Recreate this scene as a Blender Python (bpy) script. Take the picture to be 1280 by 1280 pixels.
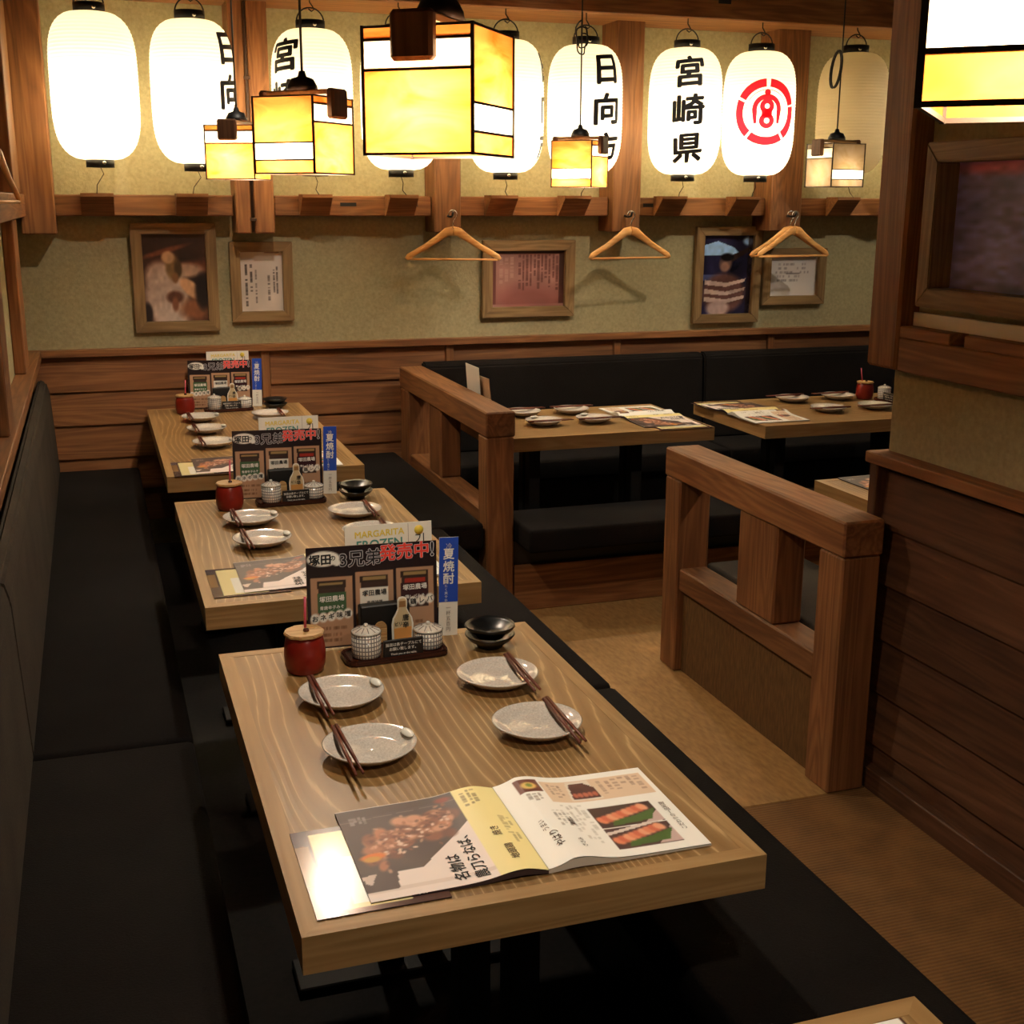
import bpy, bmesh, math, random
import numpy as np
from mathutils import Matrix, Vector
random.seed(7); rng = np.random.default_rng(7)
S = bpy.context.scene
for o in list(bpy.data.objects): bpy.data.objects.remove(o)
C = S.collection
PI = math.pi

# ------------------------------------------------------------------ camera
F_PX, PITCH, YAW, ROLL = 1545.0, .2464, .3237, .004
cy_, sy_ = math.cos(YAW), math.sin(YAW)
fw = Vector((sy_, cy_, 0)); rt = Vector((cy_, -sy_, 0)); up = Vector((0, 0, 1))
f2 = fw*math.cos(PITCH) - up*math.sin(PITCH); u2 = fw*math.sin(PITCH) + up*math.cos(PITCH)
r3 = rt*math.cos(ROLL) + u2*math.sin(ROLL); u3 = -rt*math.sin(ROLL) + u2*math.cos(ROLL)
cd = bpy.data.cameras.new('camera'); cam = bpy.data.objects.new('camera', cd); C.objects.link(cam)
cd.sensor_width = 36; cd.lens = F_PX/1280*36; cd.clip_start = .02
m = Matrix((r3, u3, -f2)).transposed().to_4x4(); m.translation = (0, 0, 1.7)
cam.matrix_world = m
S.camera = cam

# ------------------------------------------------------------------ world, exposure
W = bpy.data.worlds.new('world'); S.world = W; W.use_nodes = True
W.node_tree.nodes['Background'].inputs[0].default_value = (1.0, .80, .60, 1)
W.node_tree.nodes['Background'].inputs[1].default_value = .028
S.view_settings.view_transform = 'Standard'; S.view_settings.look = 'None'
S.view_settings.exposure = 0.0; S.view_settings.gamma = 1; S.view_settings.use_curve_mapping = False
P_LANTERN = 12.0      # bulb inside each paper lantern
P_PENDANT = 26.0      # bulb inside each stained glass pendant
P_SPOT = 66.0         # ceiling spotlights
WARM = (1.0, .88, .70)

# ------------------------------------------------------------------ materials
def lin(c):
    return tuple((x/12.92 if x <= .04045 else ((x+.055)/1.055)**2.4) for x in c)
def rgb(r, g, b): return lin((r/255, g/255, b/255)) + (1,)
MATS = {}
def mat(name, col=(.5, .5, .5, 1), rough=.6, metal=0, spec=.5):
    m = bpy.data.materials.new(name); m.use_nodes = True
    p = m.node_tree.nodes['Principled BSDF']
    p.inputs['Base Color'].default_value = col; p.inputs['Roughness'].default_value = rough
    p.inputs['Metallic'].default_value = metal; p.inputs['Specular IOR Level'].default_value = spec
    MATS[name] = m
    return m
def N(m, t, **kw):
    n = m.node_tree.nodes.new(t)
    for k, v in kw.items(): setattr(n, k, v)
    return n
def L(m, a, b): m.node_tree.links.new(a, b)
def ramp(m, stops):
    n = N(m, 'ShaderNodeValToRGB'); e = n.color_ramp.elements
    while len(e) < len(stops): e.new(.5)
    for el, (p, c) in zip(e, stops): el.position = p; el.color = c
    return n
def coords(m, scale, rand=True):
    """object coordinates, shifted per object, then scaled"""
    tc = N(m, 'ShaderNodeTexCoord'); mp = N(m, 'ShaderNodeMapping')
    mp.inputs['Scale'].default_value = scale
    if rand:
        oi = N(m, 'ShaderNodeObjectInfo'); mu = N(m, 'ShaderNodeMath', operation='MULTIPLY'); mu.inputs[1].default_value = 37.0
        L(m, oi.outputs['Random'], mu.inputs[0])
        ad = N(m, 'ShaderNodeVectorMath', operation='ADD')
        L(m, tc.outputs['Object'], ad.inputs[0]); L(m, mu.outputs[0], ad.inputs[1]); L(m, ad.outputs[0], mp.inputs['Vector'])
    else:
        L(m, tc.outputs['Object'], mp.inputs['Vector'])
    return mp
def wood(name, dark, mid, light, axis, rough=.55, fine=1.0, var=.25, bump=.25, spec=.35):
    m = mat(name, rough=rough, spec=spec); p = m.node_tree.nodes['Principled BSDF']
    sc = [9.0*fine]*3; sc[axis] = .7
    mp = coords(m, sc)
    n1 = N(m, 'ShaderNodeTexNoise'); n1.inputs['Scale'].default_value = 1.0; n1.inputs['Detail'].default_value = 3; n1.inputs['Distortion'].default_value = .7
    L(m, mp.outputs[0], n1.inputs['Vector'])
    mu = N(m, 'ShaderNodeMath', operation='MULTIPLY'); mu.inputs[1].default_value = 9
    L(m, n1.outputs['Fac'], mu.inputs[0])
    fr = N(m, 'ShaderNodeMath', operation='PINGPONG'); fr.inputs[1].default_value = .5
    L(m, mu.outputs[0], fr.inputs[0])
    sc2 = [90*fine]*3; sc2[axis] = 3
    mp2 = coords(m, sc2)
    n2 = N(m, 'ShaderNodeTexNoise'); n2.inputs['Scale'].default_value = 1.0; n2.inputs['Detail'].default_value = 2
    L(m, mp2.outputs[0], n2.inputs['Vector'])
    sc3 = [2.5]*3; sc3[axis] = 1.2
    mp3 = coords(m, sc3)
    n3 = N(m, 'ShaderNodeTexNoise'); n3.inputs['Scale'].default_value = 1.0
    L(m, mp3.outputs[0], n3.inputs['Vector'])
    mx = N(m, 'ShaderNodeMath', operation='MULTIPLY_ADD'); mx.inputs[1].default_value = .55
    L(m, fr.outputs[0], mx.inputs[0])
    h2 = N(m, 'ShaderNodeMath', operation='MULTIPLY'); h2.inputs[1].default_value = .45; L(m, n2.outputs['Fac'], h2.inputs[0])
    L(m, h2.outputs[0], mx.inputs[2])
    a3 = N(m, 'ShaderNodeMath', operation='MULTIPLY_ADD'); a3.inputs[1].default_value = .5; L(m, n3.outputs['Fac'], a3.inputs[0]); L(m, mx.outputs[0], a3.inputs[2])
    r = ramp(m, [(.3, dark), (.58, mid), (.85, light)]); L(m, a3.outputs[0], r.inputs['Fac'])
    oi = N(m, 'ShaderNodeObjectInfo'); mr = N(m, 'ShaderNodeMapRange'); mr.inputs['To Min'].default_value = 1-var; mr.inputs['To Max'].default_value = 1+var
    L(m, oi.outputs['Random'], mr.inputs['Value'])
    hs = N(m, 'ShaderNodeHueSaturation'); L(m, r.outputs['Color'], hs.inputs['Color']); L(m, mr.outputs[0], hs.inputs['Value'])
    L(m, hs.outputs['Color'], p.inputs['Base Color'])
    b = N(m, 'ShaderNodeBump'); b.inputs['Strength'].default_value = bump; b.inputs['Distance'].default_value = .003
    L(m, mx.outputs[0], b.inputs['Height']); L(m, b.outputs[0], p.inputs['Normal'])
    return m
W_DARK, W_MID, W_LIGHT = rgb(92, 57, 33), rgb(121, 79, 46), rgb(146, 100, 61)
for ax, nm in enumerate('xyz'):
    wood('wood_'+nm, W_DARK, W_MID, W_LIGHT, ax)
    wood('frame_'+nm, rgb(100, 78, 50), rgb(124, 99, 65), rgb(146, 119, 81), ax, var=.15)
    wood('tbl_'+nm, rgb(140, 106, 64), rgb(156, 122, 78), rgb(172, 138, 92), ax, rough=.42, var=.06, bump=.12)
    wood('dark_'+nm, rgb(62, 38, 24), rgb(84, 54, 34), rgb(102, 68, 45), ax, var=.2)
wood('hanger', rgb(180, 120, 62), rgb(206, 150, 86), rgb(224, 172, 110), 0, var=.08, rough=.35, bump=.05)
wood('lid_wood', rgb(150, 105, 60), rgb(190, 148, 96), rgb(212, 176, 122), 0, fine=4, var=.05)
wood('tray_wood', rgb(34, 16, 12), rgb(56, 27, 20), rgb(80, 42, 30), 0, fine=3, rough=.25)
wood('stick_wood', rgb(72, 34, 24), rgb(98, 50, 36), rgb(120, 66, 48), 1, fine=4, rough=.35, var=.1)

def table_mat(name, axis):
    m = mat(name, rough=.38, spec=.4); p = m.node_tree.nodes['Principled BSDF']
    sc = [1.0, 1.0, 1.0]; sc[axis] = .22
    mp = coords(m, sc)
    nz = N(m, 'ShaderNodeTexNoise'); nz.inputs['Scale'].default_value = 2.4; nz.inputs['Detail'].default_value = 3; nz.inputs['Roughness'].default_value = .35
    L(m, mp.outputs[0], nz.inputs['Vector'])
    m0 = N(m, 'ShaderNodeMath', operation='MULTIPLY'); m0.inputs[1].default_value = 22; L(m, nz.outputs['Fac'], m0.inputs[0])
    sx = N(m, 'ShaderNodeSeparateXYZ'); L(m, mp.outputs[0], sx.inputs[0])
    mu = N(m, 'ShaderNodeMath', operation='MULTIPLY_ADD'); mu.inputs[1].default_value = 42; L(m, sx.outputs[1-axis], mu.inputs[0]); L(m, m0.outputs[0], mu.inputs[2])
    pp = N(m, 'ShaderNodeMath', operation='PINGPONG'); pp.inputs[1].default_value = .5; L(m, mu.outputs[0], pp.inputs[0])
    sc2 = [130.0]*3; sc2[axis] = 5
    mp2 = coords(m, sc2); n2 = N(m, 'ShaderNodeTexNoise'); n2.inputs['Scale'].default_value = 1; L(m, mp2.outputs[0], n2.inputs['Vector'])
    ad = N(m, 'ShaderNodeMath', operation='MULTIPLY_ADD'); ad.inputs[1].default_value = .28; L(m, n2.outputs['Fac'], ad.inputs[0]); L(m, pp.outputs[0], ad.inputs[2])
    r = ramp(m, [(.10, rgb(130, 98, 58)), (.48, rgb(143, 110, 68)), (.57, rgb(152, 119, 76)), (.63, rgb(182, 150, 106))])
    L(m, ad.outputs[0], r.inputs['Fac'])
    n3 = N(m, 'ShaderNodeTexNoise'); n3.inputs['Scale'].default_value = 3.5; L(m, mp.outputs[0], n3.inputs['Vector'])
    mr = N(m, 'ShaderNodeMapRange'); mr.inputs['To Min'].default_value = .78; mr.inputs['To Max'].default_value = 1.2; L(m, n3.outputs['Fac'], mr.inputs['Value'])
    hs = N(m, 'ShaderNodeHueSaturation'); L(m, r.outputs['Color'], hs.inputs['Color']); L(m, mr.outputs[0], hs.inputs['Value'])
    L(m, hs.outputs['Color'], p.inputs['Base Color'])
    b = N(m, 'ShaderNodeBump'); b.inputs['Strength'].default_value = .18; b.inputs['Distance'].default_value = .002
    L(m, ad.outputs[0], b.inputs['Height']); L(m, b.outputs[0], p.inputs['Normal'])
table_mat('table_top_x', 0); table_mat('table_top_y', 1)

def noisy(name, c1, c2, scale, rough=.8, bump=.2, dist=.004, detail=6, spec=.3, sc=(1, 1, 1), lo=.3, hi=.7):
    m = mat(name, rough=rough, spec=spec); p = m.node_tree.nodes['Principled BSDF']
    mp = coords(m, sc, False)
    n = N(m, 'ShaderNodeTexNoise'); n.inputs['Scale'].default_value = scale; n.inputs['Detail'].default_value = detail
    L(m, mp.outputs[0], n.inputs['Vector'])
    r = ramp(m, [(lo, c1), (hi, c2)]); L(m, n.outputs['Fac'], r.inputs['Fac']); L(m, r.outputs['Color'], p.inputs['Base Color'])
    b = N(m, 'ShaderNodeBump'); b.inputs['Strength'].default_value = bump; b.inputs['Distance'].default_value = dist
    L(m, n.outputs['Fac'], b.inputs['Height']); L(m, b.outputs[0], p.inputs['Normal'])
    return m
noisy('plaster', rgb(144, 136, 104), rgb(162, 154, 120), 70, rough=.95, bump=.5, dist=.004)
noisy('ceiling', rgb(20, 16, 13), rgb(30, 24, 19), 8)
noisy('carpet', rgb(16, 13, 12), rgb(26, 22, 20), 60)
noisy('plate', rgb(186, 175, 164), rgb(216, 207, 197), 260, rough=.11, bump=.02, spec=.8)
noisy('plate_light', rgb(205, 198, 186), rgb(226, 220, 208), 60, rough=.14, bump=.03, spec=.6)
noisy('bowl', rgb(9, 8, 8), rgb(17, 16, 16), 40, rough=.3, bump=.15, spec=.6)
noisy('lacquer', rgb(112, 22, 14), rgb(142, 34, 22), 14, rough=.3, bump=.08, spec=.5)
noisy('bronze_floor_panel', rgb(86, 60, 30), rgb(112, 82, 44), 90, rough=.8, sc=(1, 1, .25))
def fabric(name, c1, c2):
    m = mat(name, rough=.95, spec=.15); p = m.node_tree.nodes['Principled BSDF']
    mp = coords(m, (1, 1, 1), False)
    w1 = N(m, 'ShaderNodeTexNoise'); w1.inputs['Scale'].default_value = 220; w1.inputs['Detail'].default_value = 2
    L(m, mp.outputs[0], w1.inputs['Vector'])
    w2 = N(m, 'ShaderNodeTexNoise'); w2.inputs['Scale'].default_value = 5; L(m, mp.outputs[0], w2.inputs['Vector'])
    a = N(m, 'ShaderNodeMath', operation='MULTIPLY_ADD'); a.inputs[1].default_value = .5; L(m, w1.outputs['Fac'], a.inputs[0])
    h = N(m, 'ShaderNodeMath', operation='MULTIPLY'); h.inputs[1].default_value = .5; L(m, w2.outputs['Fac'], h.inputs[0]); L(m, h.outputs[0], a.inputs[2])
    r = ramp(m, [(.35, c1), (.65, c2)]); L(m, a.outputs[0], r.inputs['Fac']); L(m, r.outputs['Color'], p.inputs['Base Color'])
    b = N(m, 'ShaderNodeBump'); b.inputs['Strength'].default_value = .5; b.inputs['Distance'].default_value = .002
    L(m, w1.outputs['Fac'], b.inputs['Height']); L(m, b.outputs[0], p.inputs['Normal'])
fabric('seat_fabric', rgb(15, 12, 11), rgb(24, 20, 18))
fabric('back_fabric', rgb(50, 45, 39), rgb(66, 59, 51))
def ribbed(name, c1, c2):
    m = mat(name, rough=.75, spec=.3); p = m.node_tree.nodes['Principled BSDF']
    mp = coords(m, (1, 1, 1), False)
    w = N(m, 'ShaderNodeTexWave', wave_type='BANDS', bands_direction='Y'); w.inputs['Scale'].default_value = 26; w.inputs['Distortion'].default_value = 1.2; w.inputs['Detail'].default_value = 2; w.inputs['Detail Scale'].default_value = 6
    L(m, mp.outputs[0], w.inputs['Vector'])
    n = N(m, 'ShaderNodeTexNoise'); n.inputs['Scale'].default_value = 9; n.inputs['Detail'].default_value = 5; L(m, mp.outputs[0], n.inputs['Vector'])
    a = N(m, 'ShaderNodeMath', operation='MULTIPLY_ADD'); a.inputs[1].default_value = .35; L(m, w.outputs['Fac'], a.inputs[0]); L(m, n.outputs['Fac'], a.inputs[2])
    r = ramp(m, [(.35, c1), (.95, c2)]); L(m, a.outputs[0], r.inputs['Fac']); L(m, r.outputs['Color'], p.inputs['Base Color'])
    b = N(m, 'ShaderNodeBump'); b.inputs['Strength'].default_value = .4; b.inputs['Distance'].default_value = .003
    L(m, w.outputs['Fac'], b.inputs['Height']); L(m, b.outputs[0], p.inputs['Normal'])
ribbed('mat_rib', rgb(100, 70, 38), rgb(138, 98, 55))
noisy('mat_smooth', rgb(150, 112, 66), rgb(180, 140, 86), 70, rough=.6, bump=.1, sc=(1, .3, 1))
mat('black', rgb(14, 13, 13), .5); mat('black_metal', rgb(12, 11, 11), .6, .0); mat('lead', rgb(56, 40, 26), .5, .3)
mat('chrome', rgb(200, 200, 200), .2, 1); mat('ink', rgb(16, 15, 18), .7); mat('ink_red_base', rgb(196, 22, 44), .7)
mat('lit_plaster_tone', rgb(232, 238, 236), .5); mat('white_card', rgb(226, 222, 210), .35); mat('ink_white', rgb(232, 228, 222), .5); mat('ink_scarlet', rgb(222, 62, 50), .5)
mat('ink_yellow', rgb(222, 196, 70), .5); mat('ink_teal', rgb(70, 140, 132), .5); mat('ink_grey', rgb(120, 108, 104), .6)
mat('ink_brown', rgb(84, 56, 40), .6); mat('pink', rgb(200, 80, 100), .4); mat('blue_card', rgb(34, 72, 176), .3); mat('outline_grey', rgb(190, 184, 190), .5)
mat('bulb_glass', rgb(255, 240, 210), .3); mat('card_black', rgb(20, 20, 24), .35); mat('rope', rgb(40, 28, 18), .8); mat('conduit', rgb(60, 36, 20), .6)
bm_ = MATS['bulb_glass'].node_tree.nodes['Principled BSDF']; bm_.inputs['Emission Color'].default_value = (1, .8, .5, 1); bm_.inputs['Emission Strength'].default_value = 12
def translucent(name, col, diff=.35, rough=.25, noise=None):
    m = bpy.data.materials.new(name); m.use_nodes = True; nt = m.node_tree; MATS[name] = m
    nt.nodes.remove(nt.nodes['Principled BSDF']); out = nt.nodes['Material Output']
    t = N(m, 'ShaderNodeBsdfTranslucent'); d = N(m, 'ShaderNodeBsdfDiffuse'); g = N(m, 'ShaderNodeBsdfGlossy'); g.inputs['Roughness'].default_value = rough
    mx = N(m, 'ShaderNodeMixShader'); mx.inputs[0].default_value = diff
    L(m, t.outputs[0], mx.inputs[1]); L(m, d.outputs[0], mx.inputs[2])
    m2 = N(m, 'ShaderNodeMixShader'); m2.inputs[0].default_value = .05 if rough < .6 else .0
    L(m, mx.outputs[0], m2.inputs[1]); L(m, g.outputs[0], m2.inputs[2]); L(m, m2.outputs[0], out.inputs['Surface'])
    if noise:
        mp = coords(m, noise[0]); n = N(m, 'ShaderNodeTexNoise'); n.inputs['Scale'].default_value = noise[1]; n.inputs['Detail'].default_value = 4; n.inputs['Distortion'].default_value = 1.5
        L(m, mp.outputs[0], n.inputs['Vector']); r = ramp(m, [(.3, col), (.72, noise[2])]); L(m, n.outputs['Fac'], r.inputs['Fac'])
        L(m, r.outputs['Color'], t.inputs[0]); L(m, r.outputs['Color'], d.inputs[0])
    else:
        t.inputs[0].default_value = col; d.inputs[0].default_value = col
translucent('paper', rgb(236, 226, 200), .35, 1.0)
translucent('ink_red', rgb(214, 40, 60), .5, 1.0)
translucent('glass_amber', rgb(156, 76, 18), .4, .2, ((6, 6, 14), 1.0, rgb(192, 120, 54)))
translucent('glass_white', rgb(226, 208, 170), .3, .2)
translucent('glass_dull', rgb(120, 98, 62), .6, .2, ((8, 8, 10), 1.0, rgb(140, 118, 92)))
# woven check glaze for the small condiment jars
def check_mat():
    m = mat('check_glaze', rough=.2, spec=.6); p = m.node_tree.nodes['Principled BSDF']
    tc = N(m, 'ShaderNodeTexCoord'); sp = N(m, 'ShaderNodeSeparateXYZ'); L(m, tc.outputs['Object'], sp.inputs[0])
    at = N(m, 'ShaderNodeMath', operation='ARCTAN2'); L(m, sp.outputs['Y'], at.inputs[0]); L(m, sp.outputs['X'], at.inputs[1])
    def stripe(src, k, th):
        a = N(m, 'ShaderNodeMath', operation='MULTIPLY'); a.inputs[1].default_value = k; L(m, src, a.inputs[0])
        f = N(m, 'ShaderNodeMath', operation='FRACT'); L(m, a.outputs[0], f.inputs[0])
        g = N(m, 'ShaderNodeMath', operation='LESS_THAN'); g.inputs[1].default_value = th; L(m, f.outputs[0], g.inputs[0])
        return g.outputs[0]
    s1 = stripe(at.outputs[0], 30/(2*PI), .36); s2 = stripe(sp.outputs['Z'], 105, .3)
    mx = N(m, 'ShaderNodeMath', operation='MAXIMUM'); L(m, s1, mx.inputs[0]); L(m, s2, mx.inputs[1])
    r = ramp(m, [(0, rgb(214, 208, 196)), (1, rgb(112, 106, 106))]); L(m, mx.outputs[0], r.inputs['Fac']); L(m, r.outputs['Color'], p.inputs['Base Color'])
check_mat()
def attr_mat(name, rough, spec=.4):
    m = mat(name, rough=rough, spec=spec); a = N(m, 'ShaderNodeAttribute'); a.attribute_name = 'Col'
    L(m, a.outputs['Color'], m.node_tree.nodes['Principled BSDF'].inputs['Base Color'])
attr_mat('print_gloss', .18); attr_mat('print_satin', .45); attr_mat('print_matt', .8)

# ------------------------------------------------------------------ mesh helpers
def link(name, me, material, parent=None, loc=(0, 0, 0), rot=(0, 0, 0)):
    o = bpy.data.objects.new(name, me); C.objects.link(o); o.location = loc; o.rotation_euler = rot
    if material and not me.materials: me.materials.append(MATS[material])
    if parent: o.parent = parent
    return o
def pym(name, v, f, smooth=False):
    me = bpy.data.meshes.new(name); me.from_pydata([tuple(p) for p in v], [], [tuple(q) for q in f]); me.update()
    if smooth: me.polygons.foreach_set('use_smooth', [True]*len(me.polygons))
    return me
def bm_mesh(name, bm, smooth=False):
    me = bpy.data.meshes.new(name); bm.to_mesh(me); bm.free()
    if smooth: me.polygons.foreach_set('use_smooth', [True]*len(me.polygons))
    return me
def box(name, x0, x1, y0, y1, z0, z1, material, parent=None, bev=.004, rot=(0, 0, 0)):
    """box with its origin at its centre, corners rounded"""
    bm = bmesh.new(); bmesh.ops.create_cube(bm, size=1)
    bmesh.ops.scale(bm, vec=(x1-x0, y1-y0, z1-z0), verts=bm.verts)
    if bev: bmesh.ops.bevel(bm, geom=list(bm.edges), offset=bev, segments=2 if bev > .01 else 1, affect='EDGES', profile=.5)
    return link(name, bm_mesh(name, bm, bev > .01), material, parent, ((x0+x1)/2, (y0+y1)/2, (z0+z1)/2), rot)
def prism(name, pts, h, material, parent=None, loc=(0, 0, 0), rot=(0, 0, 0), bev=0):
    """outline in XY extruded by h along Z"""
    bm = bmesh.new(); vs = [bm.verts.new((x, y, 0)) for x, y in pts]; f = bm.faces.new(vs)
    r = bmesh.ops.extrude_face_region(bm, geom=[f]); bmesh.ops.translate(bm, vec=(0, 0, h), verts=[g for g in r['geom'] if isinstance(g, bmesh.types.BMVert)])
    bmesh.ops.recalc_face_normals(bm, faces=bm.faces)
    if bev: bmesh.ops.bevel(bm, geom=list(bm.edges), offset=bev, segments=2, affect='EDGES')
    return link(name, bm_mesh(name, bm), material, parent, loc, rot)
def lathe_mesh(name, prof, seg=32, wob=0):
    v, f = [], []; n = len(prof)
    for i in range(seg):
        a = 2*PI*i/seg; k = 1+wob*math.sin(3*a+1)
        for r, z in prof: v.append((r*k*math.cos(a), r*k*math.sin(a), z))
    for i in range(seg):
        for j in range(n-1):
            a, b = i*n+j, ((i+1) % seg)*n+j
            f.append((a, b, b+1, a+1))
    me = pym(name, v, f, True)
    bm = bmesh.new(); bm.from_mesh(me); bmesh.ops.remove_doubles(bm, verts=bm.verts, dist=1e-5); bmesh.ops.recalc_face_normals(bm, faces=bm.faces); bm.to_mesh(me); bm.free()
    me.polygons.foreach_set('use_smooth', [True]*len(me.polygons))
    return me
def lathe(name, prof, material, parent=None, loc=(0, 0, 0), seg=32, wob=0):
    return link(name, lathe_mesh(name, prof, seg, wob), material, parent, loc)
def tube(name, path, r, material, parent=None, loc=(0, 0, 0), seg=8, closed=False, flat=None):
    """tube along a path; r may be a list; flat=(a,b) squashes the section"""
    P = [Vector(p) for p in path]; n = len(P); v, f = [], []
    side = None
    for i, p in enumerate(P):
        t = (P[min(i+1, n-1)]-P[max(i-1, 0)]).normalized()
        if side is None:
            ref = Vector((0, 0, 1)) if abs(t.z) < .9 else Vector((1, 0, 0)); side = t.cross(ref).normalized()
        else: side = (side - t*side.dot(t)).normalized()
        b = t.cross(side); rr = r[i] if isinstance(r, (list, tuple)) else r
        for k in range(seg):
            a = 2*PI*k/seg
            ca, sa = math.cos(a), math.sin(a)
            if flat: ca *= flat[0]; sa *= flat[1]
            v.append(p+side*ca*rr+b*sa*rr)
    for i in range(n-1):
        for k in range(seg):
            a, b = i*seg+k, i*seg+(k+1) % seg
            f.append((a, b, b+seg, a+seg))
    f.append(tuple(range(seg))[::-1]); f.append(tuple((n-1)*seg+k for k in range(seg)))
    return link(name, pym(name, v, f, seg > 4), material, parent, loc)
def arc(cx, cz, r, a0, a1, n, y=0):
    return [(cx+r*math.cos(a0+(a1-a0)*i/n), y, cz+r*math.sin(a0+(a1-a0)*i/n)) for i in range(n+1)]
def thing(name, label, cat, loc=(0, 0, 0), rz=0, group=None):
    o = bpy.data.objects.new(name, None); C.objects.link(o); o.location = loc; o.rotation_euler = (0, 0, rz)
    o.empty_display_size = .05
    return tag(o, label, cat, group)
def tag(o, label, cat=None, group=None, kind=None):
    o['label'] = label
    if cat: o['category'] = cat
    if group: o['group'] = group
    if kind: o['kind'] = kind
    return o
def copy_tree(o, parent=None):
    c = o.copy(); C.objects.link(c)
    if parent: c.parent = parent
    for ch in list(o.children): copy_tree(ch, c)
    return c
def dup(o, loc, rz, label, group=None):
    c = copy_tree(o); c.location = loc; c.rotation_euler = (o.rotation_euler[0], o.rotation_euler[1], rz); c['label'] = label
    if group: c['group'] = group
    elif 'group' in c: del c['group']
    return c

# ------------------------------------------------------------------ printed pictures and lettering
def srgb2lin(a): return np.where(a <= .04045, a/12.92, ((a+.055)/1.055)**2.4)
class Paint:
    def __init__(s, nx, ny, base, asp=1.0):
        s.nx, s.ny = nx, ny
        s.U, s.V = np.meshgrid(np.linspace(0, 1, nx+1), np.linspace(0, 1, ny+1)); s.asp = asp
        s.I = np.zeros((ny+1, nx+1, 3)); s.I[:] = np.array(base)/255
    def mix(s, mask, col):
        mask = np.clip(mask, 0, 1)[..., None]; s.I = s.I*(1-mask)+np.array(col)/255*mask; return s
    def blob(s, cx, cy, rx, ry, col, soft=.25, rot=0, a=1):
        dx, dy = s.U-cx, s.V-cy; c, q = math.cos(rot), math.sin(rot)
        d = np.hypot((dx*c+dy*q)/rx, (-dx*q+dy*c)/ry); return s.mix(a*np.clip((1-d)/soft+.5, 0, 1), col)
    def rect(s, x0, x1, y0, y1, col, a=1):
        e = .5/max(s.nx, s.ny)
        mk = ((s.U > x0-e) & (s.U < x1+e) & (s.V > y0-e) & (s.V < y1+e)).astype(float); return s.mix(mk*a, col)
    def poly(s, pts, col, a=1):
        ins = np.zeros(s.U.shape, bool); n = len(pts)
        for i in range(n):
            (xa, ya), (xb, yb) = pts[i], pts[(i+1) % n]
            if ya == yb: continue
            cr = ((ya > s.V) != (yb > s.V)) & (s.U < (xb-xa)*(s.V-ya)/(yb-ya)+xa); ins ^= cr
        return s.mix(ins*a, col)
    def noise(s, n, amp, seed=0):
        g = np.random.default_rng(seed).normal(0, 1, (n+2, n+2)); x = s.U*n; y = s.V*n
        i, j = np.clip(x.astype(int), 0, n), np.clip(y.astype(int), 0, n); fx, fy = x-i, y-j
        w = g[j, i]*(1-fx)*(1-fy)+g[j, i+1]*fx*(1-fy)+g[j+1, i]*(1-fx)*fy+g[j+1, i+1]*fx*fy
        s.I = np.clip(s.I*(1+amp*w[..., None]), 0, 1); return s
    def marks(s, x0, x1, y0, y1, rows, col, vertical=False, seed=0, a=.75, fill=.6):
        """lines of small writing-like marks"""
        r = np.random.default_rng(seed)
        for k in range(rows):
            t = (k+.5)/rows; end = r.uniform(.55, 1)
            n = int(24*end)
            for q in range(n):
                if r.random() > fill: continue
                u0, u1 = q/24, (q+.7)/24; h = .22/rows
                if vertical: s.rect(x0+(x1-x0)*(t-h), x0+(x1-x0)*(t+h), y1-(y1-y0)*u1, y1-(y1-y0)*u0, col, a*r.uniform(.6, 1))
                else: s.rect(x0+(x1-x0)*u0, x0+(x1-x0)*u1, y1-(y1-y0)*(t+h), y1-(y1-y0)*(t-h), col, a*r.uniform(.6, 1))
        return s
    def mesh(s, name, pos):
        """pos(u,v)->(x,y,z) arrays"""
        x, y, z = pos(s.U, s.V); v = np.stack([x+0*s.U, y+0*s.U, z+0*s.U], -1).reshape(-1, 3)
        w = s.nx+1; jj, ii = np.meshgrid(np.arange(s.ny), np.arange(s.nx), indexing='ij'); a = (jj*w+ii).ravel()
        f = np.stack([a, a+1, a+w+1, a+w], -1)
        me = pym(name, v.tolist(), f.tolist(), True)
        at = me.attributes.new('Col', 'FLOAT_COLOR', 'POINT')
        col = np.concatenate([srgb2lin(s.I.reshape(-1, 3)), np.ones((v.shape[0], 1))], 1).astype(np.float32)
        at.data.foreach_set('color', col.ravel()); return me
TXT = {}
def glyphs(body, bold=0.0):
    """flat triangulated lettering, height about 1"""
    k = (body, bold)
    if k in TXT: return TXT[k]
    cu = bpy.data.curves.new('t', 'FONT'); cu.body = body; cu.align_x = 'CENTER'; cu.align_y = 'CENTER'; cu.size = 1; cu.offset = bold; cu.resolution_u = 3
    ob = bpy.data.objects.new('t', cu); C.objects.link(ob)
    dg = bpy.context.evaluated_depsgraph_get(); me = bpy.data.meshes.new_from_object(ob.evaluated_get(dg))
    v = np.array([q.co[:2] for q in me.vertices]).reshape(-1, 2); f = [tuple(p.vertices) for p in me.polygons]
    bpy.data.objects.remove(ob); bpy.data.meshes.remove(me)
    TXT[k] = (v, f); return v, f
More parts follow.
